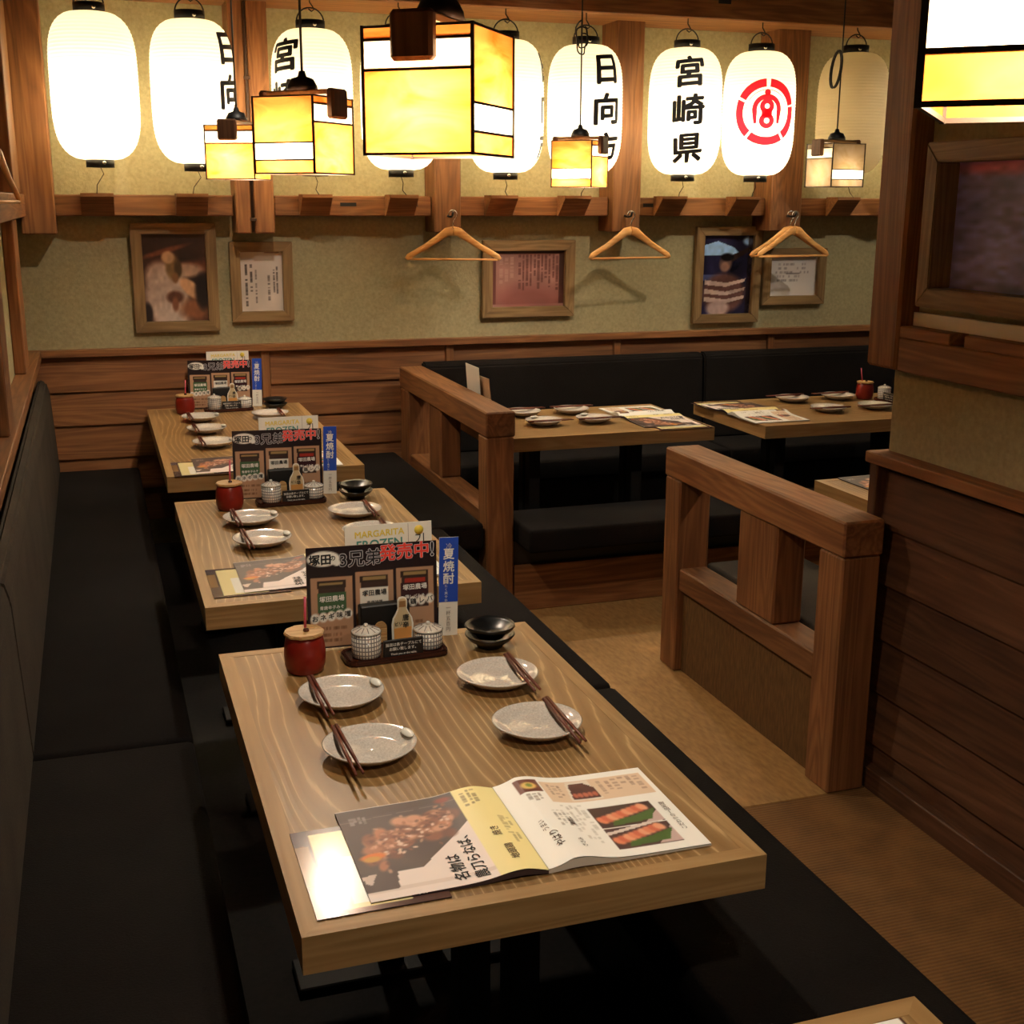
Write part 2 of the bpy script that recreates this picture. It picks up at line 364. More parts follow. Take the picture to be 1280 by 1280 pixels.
def text_uv(body, size, bold=0, vertical=False, pitch=1.1, width=1.0, slant=0.0):
    """lettering as (verts Nx2 in metres, faces); thick strokes are stamped copies of the glyph"""
    V, Fc = [], []; n = 0; lay = []
    items = [(ch, 0, -(i-(len(body)-1)/2)*size*pitch) for i, ch in enumerate(body)] if vertical else [(body, 0, 0)]
    st = [(0, 0)] if bold <= 0 else [(bold*math.cos(a), bold*math.sin(a)) for a in np.linspace(0, 2*PI, 7)[:-1]]
    for ch, ox, oy in items:
        v, f = glyphs(ch)
        if not len(v): continue
        c = (v.min(0)+v.max(0))/2 if vertical else np.zeros(2)
        for dx, dy in st:
            w = v-c+np.array([dx, dy]); w = np.stack([w[:, 0], w[:, 1]+slant*w[:, 0]], -1)
            V.append(w*np.array([size*width, size])+np.array([ox, oy])); lay.append(np.full(len(v), (len(lay) % 8)*4e-5)); Fc += [tuple(i+n for i in q) for q in f]; n += len(v)
    global LAYERS
    LAYERS = np.concatenate(lay) if lay else np.zeros(0)      # each stamp a hair above the last
    return (np.concatenate(V) if V else np.zeros((0, 2))), Fc
def lettering(name, body, size, material, parent, origin, ex, ey, bold=0, vertical=False, off=.0006, pitch=1.1, width=1.0, zfun=None):
    v, f = text_uv(body, size, bold, vertical, pitch, width)
    o, ex, ey = Vector(origin), Vector(ex), Vector(ey); nn = ex.cross(ey)
    P = [o+ex*float(a)+ey*float(b)+nn*(off+float(l)) for (a, b), l in zip(v, LAYERS)]
    if zfun: P = [Vector((p.x, p.y, zfun(p.x, p.y)+off+float(l))) for p, l in zip(P, LAYERS)]
    return link(name, pym(name, P, f), material, parent)

Z0 = 1.7                       # camera height; heights below are above the floor
YW = 6.33                      # back wall plane
XL = -.33                      # left wall plane
# ------------------------------------------------------------------ the room
def struct(o, label): return tag(o, label, kind='structure')
floor = struct(box('floor', XL-.1, 5.4, -.6, YW+.1, -.1, 0, 'carpet', bev=0), 'dark floor running under the tables and benches')
MX0, MX1 = 1.30, 2.60
def child(o, p):                # keep the world place of a piece when it joins its owner
    o.parent = p; o.matrix_parent_inverse = p.matrix_world.inverted() if False else Matrix.Translation(-p.location); return o
child(box('floor_mat', 1.1, 2.16, -.6, 2.87, 0, .004, 'mat_rib', bev=0), floor)
child(box('floor_board', 1.1, 5.3, 2.872, 4.80, 0, .005, 'mat_smooth', bev=0), floor)
ceiling = struct(box('ceiling', XL-.1, 5.4, -.6, YW+.1, 2.98, 3.06, 'ceiling', bev=0), 'dark ceiling above the beams')
wall_back = struct(box('wall_back', XL-.1, 5.4, YW, YW+.1, 0, 2.98, 'plaster', bev=0), 'olive plaster wall behind the lanterns')
wall_left = struct(box('wall_left', XL-.1, XL, -.6, YW, 0, 2.98, 'plaster', bev=0), 'olive plaster wall along the long bench')
def plank_mesh(l, h, t0=.012, t1=.026):
    """clapboard: thin at the top edge, proud at the bottom edge; length along X, front towards -Y"""
    pts = [(0, 0), (-t1, 0), (-t1, .012), (-t0, h), (0, h)]
    v = [(-l/2, y, z) for y, z in pts]+[(l/2, y, z) for y, z in pts]; n = 5
    f = [tuple(range(n)), tuple(range(2*n-1, n-1, -1))]+[(i, n+i, n+(i+1) % n, (i+1) % n) for i in range(n)]
    me = pym('plank', v, f); bm = bmesh.new(); bm.from_mesh(me); bmesh.ops.recalc_face_normals(bm, faces=bm.faces); bm.to_mesh(me); bm.free(); return me
ROWS = [.96-.165*(i+1) for i in range(6)]
bat = [.80, 1.765, 2.725, 3.685, 4.65]
edges = [XL]+bat+[5.4]
for i in range(6):
    x0 = edges[i]+(.024 if i else 0); x1 = edges[i+1]-(.024 if i < 5 else 0)
    me = plank_mesh(x1-x0, .163)
    for k, z in enumerate(ROWS[:5] if i < 2 else ROWS[:2]):
        child(link('plank', me, 'wood_x', None, ((x0+x1)/2, YW, z)), wall_back)
for b in bat: child(box('batten', b-.022, b+.022, YW-.03, YW, .2, .97, 'wood_z'), wall_back)
child(box('cap_rail', XL, 5.4, YW-.055, YW, .965, 1.0, 'wood_x', bev=.003), wall_back)
# beams and hanging posts
BF = YW-.15
trim_1 = struct(box('trim_1', XL, 5.4, YW-.40, YW, 2.585, 2.73, 'wood_x', bev=.006), 'brown timber beams and hanging posts on the plaster wall')
for a, b in [(XL, .665), (.86, 1.64), (1.785, 2.60), (2.765, 3.53), (3.73, 4.5), (4.66, 5.4)]:
    beam = child(box('beam', a, b, BF, YW, 1.625, 1.722, 'wood_x', bev=.005), trim_1)
for a in (1.22, 1.53, 2.84, 3.42):
    child(box('beam_slot', a-.04, a+.04, BF-.001, BF+.01, 1.672, 1.690, 'black', bev=0), trim_1)
for a in (1.4, 3.1): child(box('beam_slot', a-.035, a+.035, YW-.401, YW-.38, 2.66, 2.69, 'black', bev=0), trim_1)
posts = [(-.285, -.135), (.672, .742), (.757, .852), (1.645, 1.78), (2.605, 2.76), (3.535, 3.725), (4.505, 4.655)]
for a, b in posts:
    child(box('post', a, b, BF-.055, YW, 1.545, 2.98, 'wood_z', bev=.006), trim_1)
child(tube('conduit', [(.7495, BF-.05, 1.56), (.7495, BF-.05, 2.98)], .007, 'conduit'), trim_1)
for z in (1.61, 2.25, 2.6): child(box('conduit_clip', .735, .764, BF-.066, BF-.05, z-.008, z+.008, 'conduit', bev=.002), trim_1)
BRX = [.05, .47, 1.05, 1.475, 1.99, 2.385, 2.93, 3.36, 3.985]
for x in BRX:
    prof = [(0, 0), (.02, 0), (.115, .085), (.115, .1), (0, .1)]       # depth, height: corbel tapering downwards
    v = [(sx*.072, -d, z) for sx in (-1, 1) for d, z in prof]
    f = [(0, 1, 2, 3, 4), (9, 8, 7, 6, 5)]+[(i, (i+1) % 5, 5+(i+1) % 5, 5+i) for i in range(5)]
    child(link('bracket', pym('bracket', v, f), 'wood_x', None, (x, BF, 1.628)), trim_1)
# left wall woodwork
child(box('cap_rail', XL, XL+.075, -.6, YW-.055, .955, 1.0, 'wood_y', bev=.003), wall_left)
child(box('beam', XL, XL+.07, -.6, YW-.21, 1.625, 1.722, 'wood_y', bev=.004), wall_left)
for a, b in [(5.45, 5.75)]:
    child(box('post', XL, XL+.045, a, b, 1.0, 1.62, 'wood_z', bev=.004), wall_left); child(box('post', XL, XL+.06, a+.05, b+.25, 1.725, 2.98, 'wood_z', bev=.004), wall_left)
mep = plank_mesh(3.4, .163)
for k, z in enumerate(ROWS[:5]):
    for yy in (1.1, 4.5):
        child(link('plank', mep, 'wood_x', None, (XL, yy+.0, z), (0, 0, PI/2)), wall_left)

# partition on the right: plank wainscot, plaster, beam and hanging post
PX, PYE = 2.10, 2.955
wall_right = struct(box('wall_right', PX+.03, PX+.13, 1.0, PYE, 0, 2.98, 'plaster', bev=0), 'olive plaster partition beside the aisle')
me = plank_mesh(PYE-1.0, .163)
for z in ROWS: child(link('plank', me, 'dark_x', None, (PX+.03, (PYE+1.0)/2, max(z, -.03)), (0, 0, -PI/2)), wall_right)
child(box('end_board', PX-.02, PX+.14, PYE-.02, PYE+.015, 0, .98, 'dark_z', bev=.003), wall_right)
child(box('cap_rail', PX-.035, PX+.15, 1.0, PYE+.02, .98, 1.012, 'wood_y', bev=.003), wall_right)
child(box('skirting', PX-.02, PX+.03, 1.0, PYE-.02, 0, .07, 'dark_y', bev=.003), wall_right)
# beam in two steps with a notch cut in its top edge
bx0, bx1 = PX-.03, PX+.03
child(box('beam', bx0, bx1, 1.0, 2.868, 1.253, 1.345, 'wood_y', bev=.004), wall_right)
child(box('beam', bx0, bx1, 2.655, 2.868, 1.345, 1.376, 'wood_y', bev=.003), wall_right)
child(box('beam', bx0, bx1, 1.0, 2.60, 1.345, 1.376, 'wood_y', bev=.003), wall_right)
child(box('post', PX-.035, PX+.13, 2.87, 3.005, 1.255, 2.98, 'wood_z', bev=.008), wall_right)
child(box('lit_plaster_strip', PX+.012, PX+.03, 1.0, 2.868, 1.376, 1.412, 'lit_plaster_tone', bev=0), wall_right)  # added strip; its pale colour stands in for brightly lit plaster

# ------------------------------------------------------------------ benches
def bench(name, label, parts, loc=(0, 0, 0)):
    b = thing(name, label, 'bench', loc)
    for nm, (x0, x1, y0, y1, z0, z1), mt, bv in parts:
        box(nm, x0-loc[0], x1-loc[0], y0-loc[1], y1-loc[1], z0, z1, mt, b, bv)
    return b
SZ = .41
b = bench('wall_bench', 'long black upholstered bench with backrest running along the left plaster wall',
      [('seat_cushion', (-.30, .155, .2, 2.925, SZ-.11, SZ), 'seat_fabric', .016),
       ('seat_cushion', (-.30, .155, 2.935, YW-.03, SZ-.11, SZ), 'seat_fabric', .016),
       ('base', (-.30, .05, .22, YW-.04, 0, SZ-.112), 'black', .004)], (0, 3.2, 0))
for y0, y1 in ((.2, 2.925), (2.935, YW-.03)):     # leaning back cushions
    pts = [(-.29, SZ-.0), (-.215, SZ-.0), (-.232, .80), (-.245, .85), (-.275, .865), (-.29, .84)]
    prism('backrest', pts, y1-y0, 'back_fabric', b, (0, y1-3.2, 0), (PI/2, 0, 0), bev=.008)
bench('aisle_bench', 'long black backless bench between the row of tables and the aisle',
      [('seat_cushion', (.90, 1.28, .2, 2.925, SZ-.11, SZ), 'seat_fabric', .016),
       ('seat_cushion', (.90, 1.28, 2.935, 4.70, SZ-.11, SZ), 'seat_fabric', .016),
       ('seat_cushion', (.90, 1.46, 4.71, YW-.03, SZ-.11, SZ), 'seat_fabric', .016),
       ('base', (.98, 1.22, .22, YW-.04, 0, SZ-.112), 'black', .004)], (1.09, 3.2, 0))
bk = bench('back_bench', 'black bench with tall backrest against the wall under the framed pictures',
      [('seat_cushion', (1.60, 3.2, 5.84, YW-.06, SZ-.11, SZ), 'seat_fabric', .016),
       ('seat_cushion', (3.21, 5.3, 5.84, YW-.06, SZ-.11, SZ), 'seat_fabric', .016),
       ('base', (1.62, 5.28, 5.95, YW-.06, 0, SZ-.112), 'black', .004)], (3.4, 6.08, 0))
for x0, x1 in ((1.60, 3.2), (3.21, 5.3)):
    pts = [(YW-.058, SZ), (YW-.16, SZ), (YW-.135, .86), (YW-.11, .885), (YW-.058, .885)]
    prism('backrest', [(p-6.08, z) for p, z in pts][::-1], x1-x0, 'seat_fabric', bk, (x0-3.4, 0, 0), (PI/2, 0, PI/2), bev=.008)
bench('low_bench', 'black backless bench on a wooden plinth in front of the back tables',
      [('seat_cushion', (1.60, 5.3, 4.54, 4.90, SZ-.10, SZ), 'seat_fabric', .016),
       ('base', (1.60, 5.3, 4.76, 4.88, .0, SZ-.102), 'black', .0),
       ('plinth', (1.60, 5.3, 4.735, 4.76, .006, .205), 'wood_x', .003)], (3.4, 4.7, 0))
bench('railing_bench', 'dark bench seat close behind the railing by the partition',
      [('seat_cushion', (2.075, 2.46, 3.02, 3.93, SZ-.11, SZ), 'back_fabric', .016),
       ('base', (2.08, 2.40, 3.04, 3.9, 0.006, SZ-.112), 'black', .004)], (2.26, 3.5, 0))

# ------------------------------------------------------------------ railings
def railing(label, x0, y0, y1, top, w, posts, mids):
    """runs along Y; x0 = left face"""
    r = thing('railing', label, 'railing', (x0+w/2, (y0+y1)/2, 0)); X, Y = x0+w/2, (y0+y1)/2
    bx = lambda n, a, b, c, d, e, f, mt, bv=.006: box(n, a-X, b-X, c-Y, d-Y, e, f, mt, r, bv)
    bx('top_rail', x0-.004, x0+w+.004, y0-.004, y1, top-.105, top, 'dark_y' if False else 'wood_y')
    for a, b in posts: bx('post', x0, x0+w, a, b, .006, top-.106, 'wood_z')
    for a, b, c, d in mids:
        bx('mid_rail', x0+.008, x0+w-.008, a, b, top-.515, top-.43, 'wood_y')
        bx('panel', x0+.03, x0+.05, a, b, .008, top-.516, 'bronze_floor_panel', 0)
        bx('baluster', x0+.01, x0+w-.01, c, d, top-.429, top-.106, 'wood_z')
    return r
railing('low wooden railing ending at the plank wall beside the long bench row', 1.474, 4.72, 6.22, .87, .118,
        [(4.72, 4.84), (6.06, 6.22)], [(4.842, 6.058, 5.47, 5.68)])
railing('low wooden railing butted against the plank partition in the aisle', 1.943, 2.865, 4.02, .835, .125,
        [(2.865, 2.99), (3.90, 4.02)], [(2.992, 3.898, 3.24, 3.48)])

# ------------------------------------------------------------------ tables
def table(label, x0, x1, y0, y1, axis, group=None):
    T = .70; cx, cy = (x0+x1)/2, (y0+y1)/2
    t = thing('table', label, 'table', (cx, cy, 0), 0, group); hx, hy = (x1-x0)/2, (y1-y0)/2; e = .03
    box('top_panel', -hx+e, hx-e, -hy+e, hy-e, T-.058, T-.0005, 'table_top_'+'xy'[axis], t, 0)
    for s in (-1, 1):
        for nm, mt, h, w in (('x', 'tbl_x', hx, hy), ('y', 'tbl_y', hy, hx)):
            pts = [(-h, 0), (h, 0), (h-e, e), (-h+e, e)]
            ang = {('x', -1): 0, ('x', 1): PI, ('y', -1): -PI/2, ('y', 1): PI/2}[(nm, s)]
            o = prism('edge_strip', pts, .06, mt if False else 'tbl_x', t, ((0, s*w, T-.06) if nm == 'x' else (s*w, 0, T-.06)), (0, 0, ang))
    for s in (-1, 1):
        px, py = (0, s*(hy-.26)) if axis == 1 else (s*(hx-.26), 0)
        for q in (-1, 1):
            ox, oy = (q*.045, 0) if axis == 1 else (0, q*.045)
            box('leg', px+ox-.028, px+ox+.028, py+oy-.028, py+oy+.028, .012, T-.072, 'black_metal', t, .003)
        lx, ly = (.26, .06) if axis == 1 else (.06, .26)
        box('foot', px-lx, px+lx, py-ly, py+ly, 0.006, .02, 'black_metal', t, .003)
        box('bearer', px-lx, px+lx, py-ly, py+ly, T-.073, T-.061, 'black_metal', t, .003)
    return t
table('wooden table third from the plank wall in the row along the long bench', .21, .945, 1.543, 2.715, 1)
table('wooden table second from the plank wall in the row along the long bench', .21, .94, 3.06, 4.245, 1)
table('long wooden table pushed against the plank wall at the end of the bench row', .21, .955, 4.66, 6.27, 1)
table('wooden table fourth from the plank wall, only its corner in view', .21, .945, .02, 1.165, 1)
table('wooden table behind the low railing at the back bench', 1.62, 2.655, 5.0, 5.70, 0)
table('wooden table at the back bench, second from the low railing', 2.89, 4.05, 4.95, 5.68, 0)
table('wooden table behind the partition end, mostly hidden', 2.49, 3.22, 2.7, 3.89, 1)
T = .7005

# ------------------------------------------------------------------ paper lanterns
LR, LH = .184, .305           # radius, half height of the paper body
def lant_r(z):
    t = min(1, abs(z)/LH)
    return .062+(LR-.062)*(1-t**4.2)**(1/2.0)
NZ = 121
def lantern_mesh():
    v, f = [], []; seg = 44
    for j in range(NZ):
        a = -PI/2+PI*j/(NZ-1); z = LH*math.sin(a) if True else 0
        z = LH*(2*j/(NZ-1)-1)
        r = lant_r(z)+(.0016 if j % 3 == 1 else -.0004)
        for i in range(seg):
            q = 2*PI*i/seg; v.append((r*math.cos(q), r*math.sin(q), z))
    for j in range(NZ-1):
        for i in range(seg):
            a, b = j*seg+i, j*seg+(i+1) % seg; f.append((a, b, b+seg, a+seg))
    return pym('paper_shade', v, f, True)
LM = lantern_mesh()
def ring_mesh(r, h):
    return lathe_mesh('ring', [(r-.008, 0), (r, 0), (r, h), (r-.008, h), (r-.008, 0)], 28)
RT, RB = ring_mesh(.066, .042), ring_mesh(.060, .040)
def wrap(parts, name, material, parent, ang):
    """flat shapes (metres) wrapped onto the lantern body, centred on direction ang"""
    v, f = parts
    bm = bmesh.new(); vs = [bm.verts.new((a, b, 0)) for a, b in v]
    for q in f:
        try: bm.faces.new([vs[i] for i in q])
        except ValueError: pass
    xs = v[:, 0]; zs = v[:, 1]
    for x in np.arange(math.floor(xs.min()/.012)*.012, xs.max(), .012):
        bmesh.ops.bisect_plane(bm, geom=list(bm.verts)+list(bm.edges)+list(bm.faces), plane_co=(x, 0, 0), plane_no=(1, 0, 0))
    for z in np.arange(math.floor(zs.min()/.03)*.03, zs.max(), .03):
        bmesh.ops.bisect_plane(bm, geom=list(bm.verts)+list(bm.edges)+list(bm.faces), plane_co=(0, z, 0), plane_no=(0, 1, 0))
    for p in bm.verts:
        a = ang+p.co.x/LR; z = p.co.y; r = lant_r(z)+.0035
        p.co = Vector((r*math.cos(a), r*math.sin(a), z))
    return link(name, bm_mesh(name, bm), material, parent)
def arc_shape(cx, cy, r0, r1, a0, a1, n=14, sx=1):
    v = [(cx+sx*r*math.cos(a), cy+r*math.sin(a)) for a in np.linspace(a0, a1, n) for r in (r0, r1)]
    return v, [(2*i, 2*i+1, 2*i+3, 2*i+2) for i in range(n-1)]
def join(shapes):
    V, Fs, n = [], [], 0
    for v, f in shapes: V += list(v); Fs += [tuple(i+n for i in q) for q in f]; n += len(v)
    return np.array(V, float), Fs
def emblem():
    D = math.radians; sh = []
    for a0, a1 in ((93, 152), (157, 228), (233, 303), (308, 372), (375, 447-2)):
        sh.append(arc_shape(0, 0, .120, .160, D(a0), D(a1-0), 16))
    for a0, a1 in ((95, 150), (160, 226), (236, 300), (311, 368), (20, 84)):
        sh.append(arc_shape(0, 0, .105, .1085, D(a0), D(a1), 14))
    # arched canopy with flared feet, knob on top
    sh.append(arc_shape(0, .012, .050, .074, D(-12), D(192), 18))
    for s in (-1, 1): sh.append(([(s*.049, .004), (s*.073, .0), (s*.064, -.055), (s*.050, -.055)], [(0, 1, 2, 3)]))
    sh.append(arc_shape(0, .094, 0, .016, 0, 2*PI, 12))
    # gourd with two holes
    sh.append(arc_shape(0, .028, .012, .036, 0, 2*PI, 20)); sh.append(arc_shape(0, -.042, .013, .038, 0, 2*PI, 20))
    sh.append(([(-.026, .012), (.026, .012), (.026, -.024), (-.026, -.024)], [(0, 1, 2, 3)]))
    return join(sh)
LY = 5.95
def lantern(px_x, cz, label, lit=True, text=None, ang=None, red=False, bx=None):
    t = thing('paper_lantern', label, 'lantern', (px_x, LY, cz-LH-.035+Z0), 0); z = LH+.035
    sh = link('paper_shade', LM, 'paper', t, (0, 0, z))
    link('bottom_ring', RB, 'black', t, (0, 0, z-LH-.033)); link('top_ring', RT, 'black', t, (0, 0, z+LH-.006))
    toc = math.atan2(-LY, -px_x)                     # towards the camera
    for nm, zz, r in (('rivet', z+LH+.014, .066), ('rivet', z-LH-.014, .060)):
        a = toc+.3; lathe(nm, [(0, .006), (.007, .004), (.009, 0)], 'chrome', t, (0, 0, 0), 10).matrix_local = Matrix.Translation((r*math.cos(a), r*math.sin(a), zz)) @ Matrix.Rotation(a, 4, 'Z') @ Matrix.Rotation(PI/2, 4, 'Y')
    tube('handle', arc(0, z+LH+.03, .062, 0, PI, 14), .0032, 'black', t)
    topz = 2.585-(cz-LH-.035+Z0)                     # underside of the top beam
    tube('hook', [(0, 0, topz), (0, 0, z+LH+.115), (.012, 0, z+LH+.098), (.02, 0, z+LH+.085), (.008, 0, z+LH+.076), (-.006, 0, z+LH+.086)], .003, 'black', t, seg=6)
    if bx is not None:
        dx = bx-px_x; dz = 1.715-(cz-LH-.035+Z0)
        tube('tie_string', [(0, 0, z-LH-.032), (.012, .01, z-LH-.06), (dx*.5-.008, .03, (z-LH-.06+dz)/2), (dx, .075, dz+.012)], .0018, 'rope', t, seg=5)
    if text: wrap(text_uv(text, .150, .033, True, 1.21, 1.12, .10), 'lettering', 'ink', sh, ang)
    if red: wrap(emblem(), 'emblem', 'ink_red', sh, ang)
    lathe('bulb', [(0, -.04), (.02, -.035), (.03, -.012), (.024, .012), (.014, .035), (.014, .05), (0, .05)], 'bulb_glass' if lit else 'white_card', t, (0, 0, z+.03), 16)
    if lit:
        ld = bpy.data.lights.new('lantern_light', 'POINT'); ld.energy = P_LANTERN; ld.color = WARM; ld.shadow_soft_size = .03
        lo = bpy.data.objects.new('lantern_light', ld); C.objects.link(lo); lo.parent = t; lo.location = (0, 0, z-.095)
    return t
def toward(x, deg): return math.atan2(-LY, -x)+math.radians(deg)
lantern(.073, .475, 'plain lit paper lantern nearest the corner of the two walls', bx=BRX[0])
lantern(.492, .463, 'lit paper lantern with lettering turned to the double post', text='日向市', ang=toward(.492, 60), bx=BRX[1])
lantern(1.023, .447, 'lit lantern just right of the double post, lettered on its left side', text='宮崎県', ang=toward(1.023, -43), bx=BRX[2])
lantern(1.433, .447, 'lit plain lantern half hidden behind the largest amber lamp', bx=BRX[3])
lantern(1.955, .440, 'lit lantern behind the largest amber lamp, right of the hanger post', text='日向市', ang=toward(1.955, 88), bx=BRX[4])
lantern(2.366, .433, 'lit lantern with three black characters turned right beside a looped lamp cord', text='日向市', ang=toward(2.366, 36), bx=BRX[5])
lantern(2.911, .440, 'lit lantern with three black characters facing the aisle', text='宮崎県', ang=toward(2.911, 6), bx=BRX[6])
lantern(3.331, .440, 'lit lantern with a round red emblem', red=True, ang=toward(3.331, 13), bx=BRX[7])
lantern(3.89, .455, 'unlit cream paper lantern behind the coiled lamp cord', lit=False, bx=BRX[8])
lantern(4.35, .455, 'lit lantern almost hidden behind the partition post')

# ------------------------------------------------------------------ stained glass pendants
def pendant(label, x, y, cz, rz, first, cord='plain', dull=False, power=1.0, size=.19):
    """cz = height of the shade centre above the floor; faces alternate two pane layouts"""
    t = thing('pendant_lamp', label, 'lamp', (x, y, cz), rz); s = size/2; h = size*1.03/2
    cames = [[], []]
    fr_v, fr_f = [], []
    def bar(p, q, w=.004):
        p, q = Vector(p), Vector(q); d = (q-p).normalized(); a = Vector((0, 0, 1)) if abs(d.z) < .9 else Vector((1, 0, 0))
        u = d.cross(a).normalized()*w; v = d.cross(u).normalized()*w; n = len(fr_v)
        for c in (p-d*w*.5, q+d*w*.5):
            for i, j in ((-1, -1), (1, -1), (1, 1), (-1, 1)): fr_v.append(c+u*i*.5+v*j*.5)
        for k in range(4): fr_f.append((n+k, n+(k+1) % 4, n+4+(k+1) % 4, n+4+k))
        fr_f.extend([(n, n+1, n+2, n+3), (n+7, n+6, n+5, n+4)])
    A = [(-h, -h+.034, 'glass_amber'), (-h+.034, -h+.078, 'glass_white'), (-h+.078, h, 'glass_amber')]
    B = [(-h, h-.066, 'glass_amber'), (h-.066, h-.02, 'glass_white'), (h-.02, h, 'glass_amber')]
    for k in range(4):
        R = Matrix.Rotation(k*PI/2, 4, 'Z'); lay = A if (k+first) % 2 == 0 else B
        for z0, z1, mt in lay:
            me = pym('glass_pane', [R @ Vector(p) for p in ((-s, -s, z0), (s, -s, z0), (s, -s, z1), (-s, -s, z1))], [(0, 1, 2, 3)])
            link('glass_pane', me, ('glass_dull' if dull and mt == 'glass_amber' else mt), t)
            bar(R @ Vector((-s, -s, z0)), R @ Vector((s, -s, z0)))
        bar(R @ Vector((-s, -s, h)), R @ Vector((s, -s, h))); bar(R @ Vector((-s, -s, -h)), R @ Vector((-s, -s, h)), .005)
    link('lead_frame', pym('lead_frame', fr_v, fr_f), 'lead', t)
    # wooden yoke across the top with a block over each second face
    def bxr(nm, x0, x1, y0, y1, z0, z1, mt, bv):
        if first % 2 == 0: x0, x1, y0, y1 = y0, y1, x0, x1
        box(nm, x0, x1, y0, y1, z0, z1, mt, t, bv)
    bxr('yoke', -.03, .03, -s-.02, s+.02, h+.004, h+.02, 'frame_y', .003)
    for q in (-1, 1): bxr('yoke_block', -.037, .037, q*(s+.014)-.012, q*(s+.014)+.012, h-.055, h+.022, 'dark_z', .006)
    lathe('socket_cap', [(0, .052), (.008, .05), (.012, .036), (.03, .03), (.04, .012), (.042, 0), (0, 0)], 'black', t, (0, 0, h+.02), 20)
    lathe('socket', [(0, .05), (.018, .05), (.018, 0), (0, 0)], 'black', t, (0, 0, h-.046), 16)
    lathe('bulb', [(0, -.055), (.018, -.05), (.029, -.03), (.026, -.008), (.014, .02), (.012, .03), (0, .03)], 'bulb_glass', t, (0, 0, h-.07), 16)
    top = 2.98-cz
    pth = [(0, 0, h+.065), (0, 0, top)]
    tube('cord', pth, .0035, 'black', t, seg=6)
    if cord == 'knot':
        pts = [(.03*math.sin(a)*(1+.3*math.sin(2.3*a)), .012*math.cos(1.7*a), .50+.05*math.cos(a)+.004*a) for a in np.linspace(0, 4*PI, 40)]
        tube('cord_loop', pts, .0035, 'black', t, seg=6)
    if cord == 'coil':
        pts = [(-.045+.036*math.sin(a)+.003*a/PI, .01*math.cos(a), .44+.085*math.cos(a)) for a in np.linspace(0, 6*PI, 60)]
        tube('cord_loop', pts, .0035, 'black', t, seg=6)
    ld = bpy.data.lights.new('pendant_light', 'POINT'); ld.energy = P_PENDANT*power; ld.color = WARM; ld.shadow_soft_size = .025
    lo = bpy.data.objects.new('pendant_light', ld); C.objects.link(lo); lo.parent = t; lo.location = (0, 0, h-.135)
    return t
D = math.radians
pendant('amber glass pendant lamp over the third table from the plank wall', .575, 2.10, Z0+.172, D(-38), 1)
pendant('amber glass pendant lamp over the second table from the plank wall', .575, 3.50, Z0+.168, D(-44), 0)
pendant('small amber pendant lamp over the table at the plank wall', .572, 5.05, Z0+.176, D(-26), 1)
pendant('amber pendant lamp with looped cord over the table behind the low railing', 2.10, 5.33, Z0+.160, D(-44), 0, 'knot')
pendant('dull glass pendant lamp with coiled cord beside the unlit lantern', 3.41, 5.33, Z0+.170, D(-83), 1, 'coil', True, .32)
pendant('amber glass pendant lamp beside the framed picture on the partition', .678, .760, Z0+.163, D(-42), 0)
pendant('amber pendant lamp over the table behind the partition', 2.86, 3.25, Z0+.17, D(-30), 0)

# ------------------------------------------------------------------ ceiling spotlights
for x, y, tx, ty, tz, k in ((2.98, 4.45, 2.72, YW, 1.2, 1.0), (.72, 4.4, .35, YW, 1.2, .8), (4.5, 4.5, 4.05, YW, 1.2, .8), (1.75, 4.3, 1.6, YW, 1.2, .45)):
    t = thing('ceiling_spotlight', 'black ceiling spotlight aimed at the plaster wall', 'spotlight', (x, y, 2.98), 0, 'spotlights above the pictures')
    lathe('mount', [(0, 0), (.05, 0), (.05, -.02), (0, -.02)], 'black', t, (0, 0, 0), 20)
    d = (Vector((tx, ty, tz))-Vector((x, y, 2.90))).normalized(); q = d.to_track_quat('-Z', 'Y')
    hd = lathe('head', [(0, .05), (.03, .05), (.036, .04), (.036, -.05), (.03, -.05), (.03, .0), (0, .0)], 'black', t, (0, 0, -.08), 20); hd.rotation_euler = q.to_euler()
    ld = bpy.data.lights.new('spot_light', 'SPOT'); ld.energy = P_SPOT*k; ld.color = (1, .88, .70); ld.spot_size = D(56); ld.spot_blend = .7; ld.shadow_soft_size = .025
    lo = bpy.data.objects.new('spot_light', ld); C.objects.link(lo); lo.parent = t; lo.location = Vector((0, 0, -.08))+d*.055; lo.rotation_euler = q.to_euler()

# ------------------------------------------------------------------ framed pictures
def pic_chicken():
    p = Paint(60, 80, (52, 30, 24)); p.noise(5, .35, 1)
    p.rect(0, 1, .74, 1, (36, 22, 18), .6); p.blob(.35, .80, .35, .03, (112, 62, 40), .8, .2); p.blob(.8, .62, .3, .07, (96, 52, 34), .8)
    p.blob(.25, .52, .2, .16, (176, 152, 140), .5); p.blob(.65, .58, .28, .08, (172, 142, 122), .6)
    p.blob(.36, .30, .34, .33, (172, 152, 142), .35); p.blob(.42, .06, .28, .16, (180, 164, 156), .5)
    p.blob(.47, .62, .11, .14, (112, 86, 52), .4); p.blob(.40, .73, .10, .07, (176, 140, 106), .4); p.blob(.55, .60, .06, .1, (62, 46, 26), .5); p.blob(.5, .5, .05, .06, (120, 84, 52), .5)
    p.blob(.74, .37, .20, .085, (196, 152, 116), .3, -.55); p.blob(.48, .28, .13, .07, (76, 44, 32), .5); p.blob(.48, .2, .05, .08, (116, 72, 52), .6)
    p.blob(.8, .14, .25, .12, (128, 82, 56), .7); p.blob(.92, .34, .12, .2, (24, 16, 18), .5); p.blob(.05, .1, .07, .12, (28, 18, 20), .5)
    return p.noise(24, .06, 2)
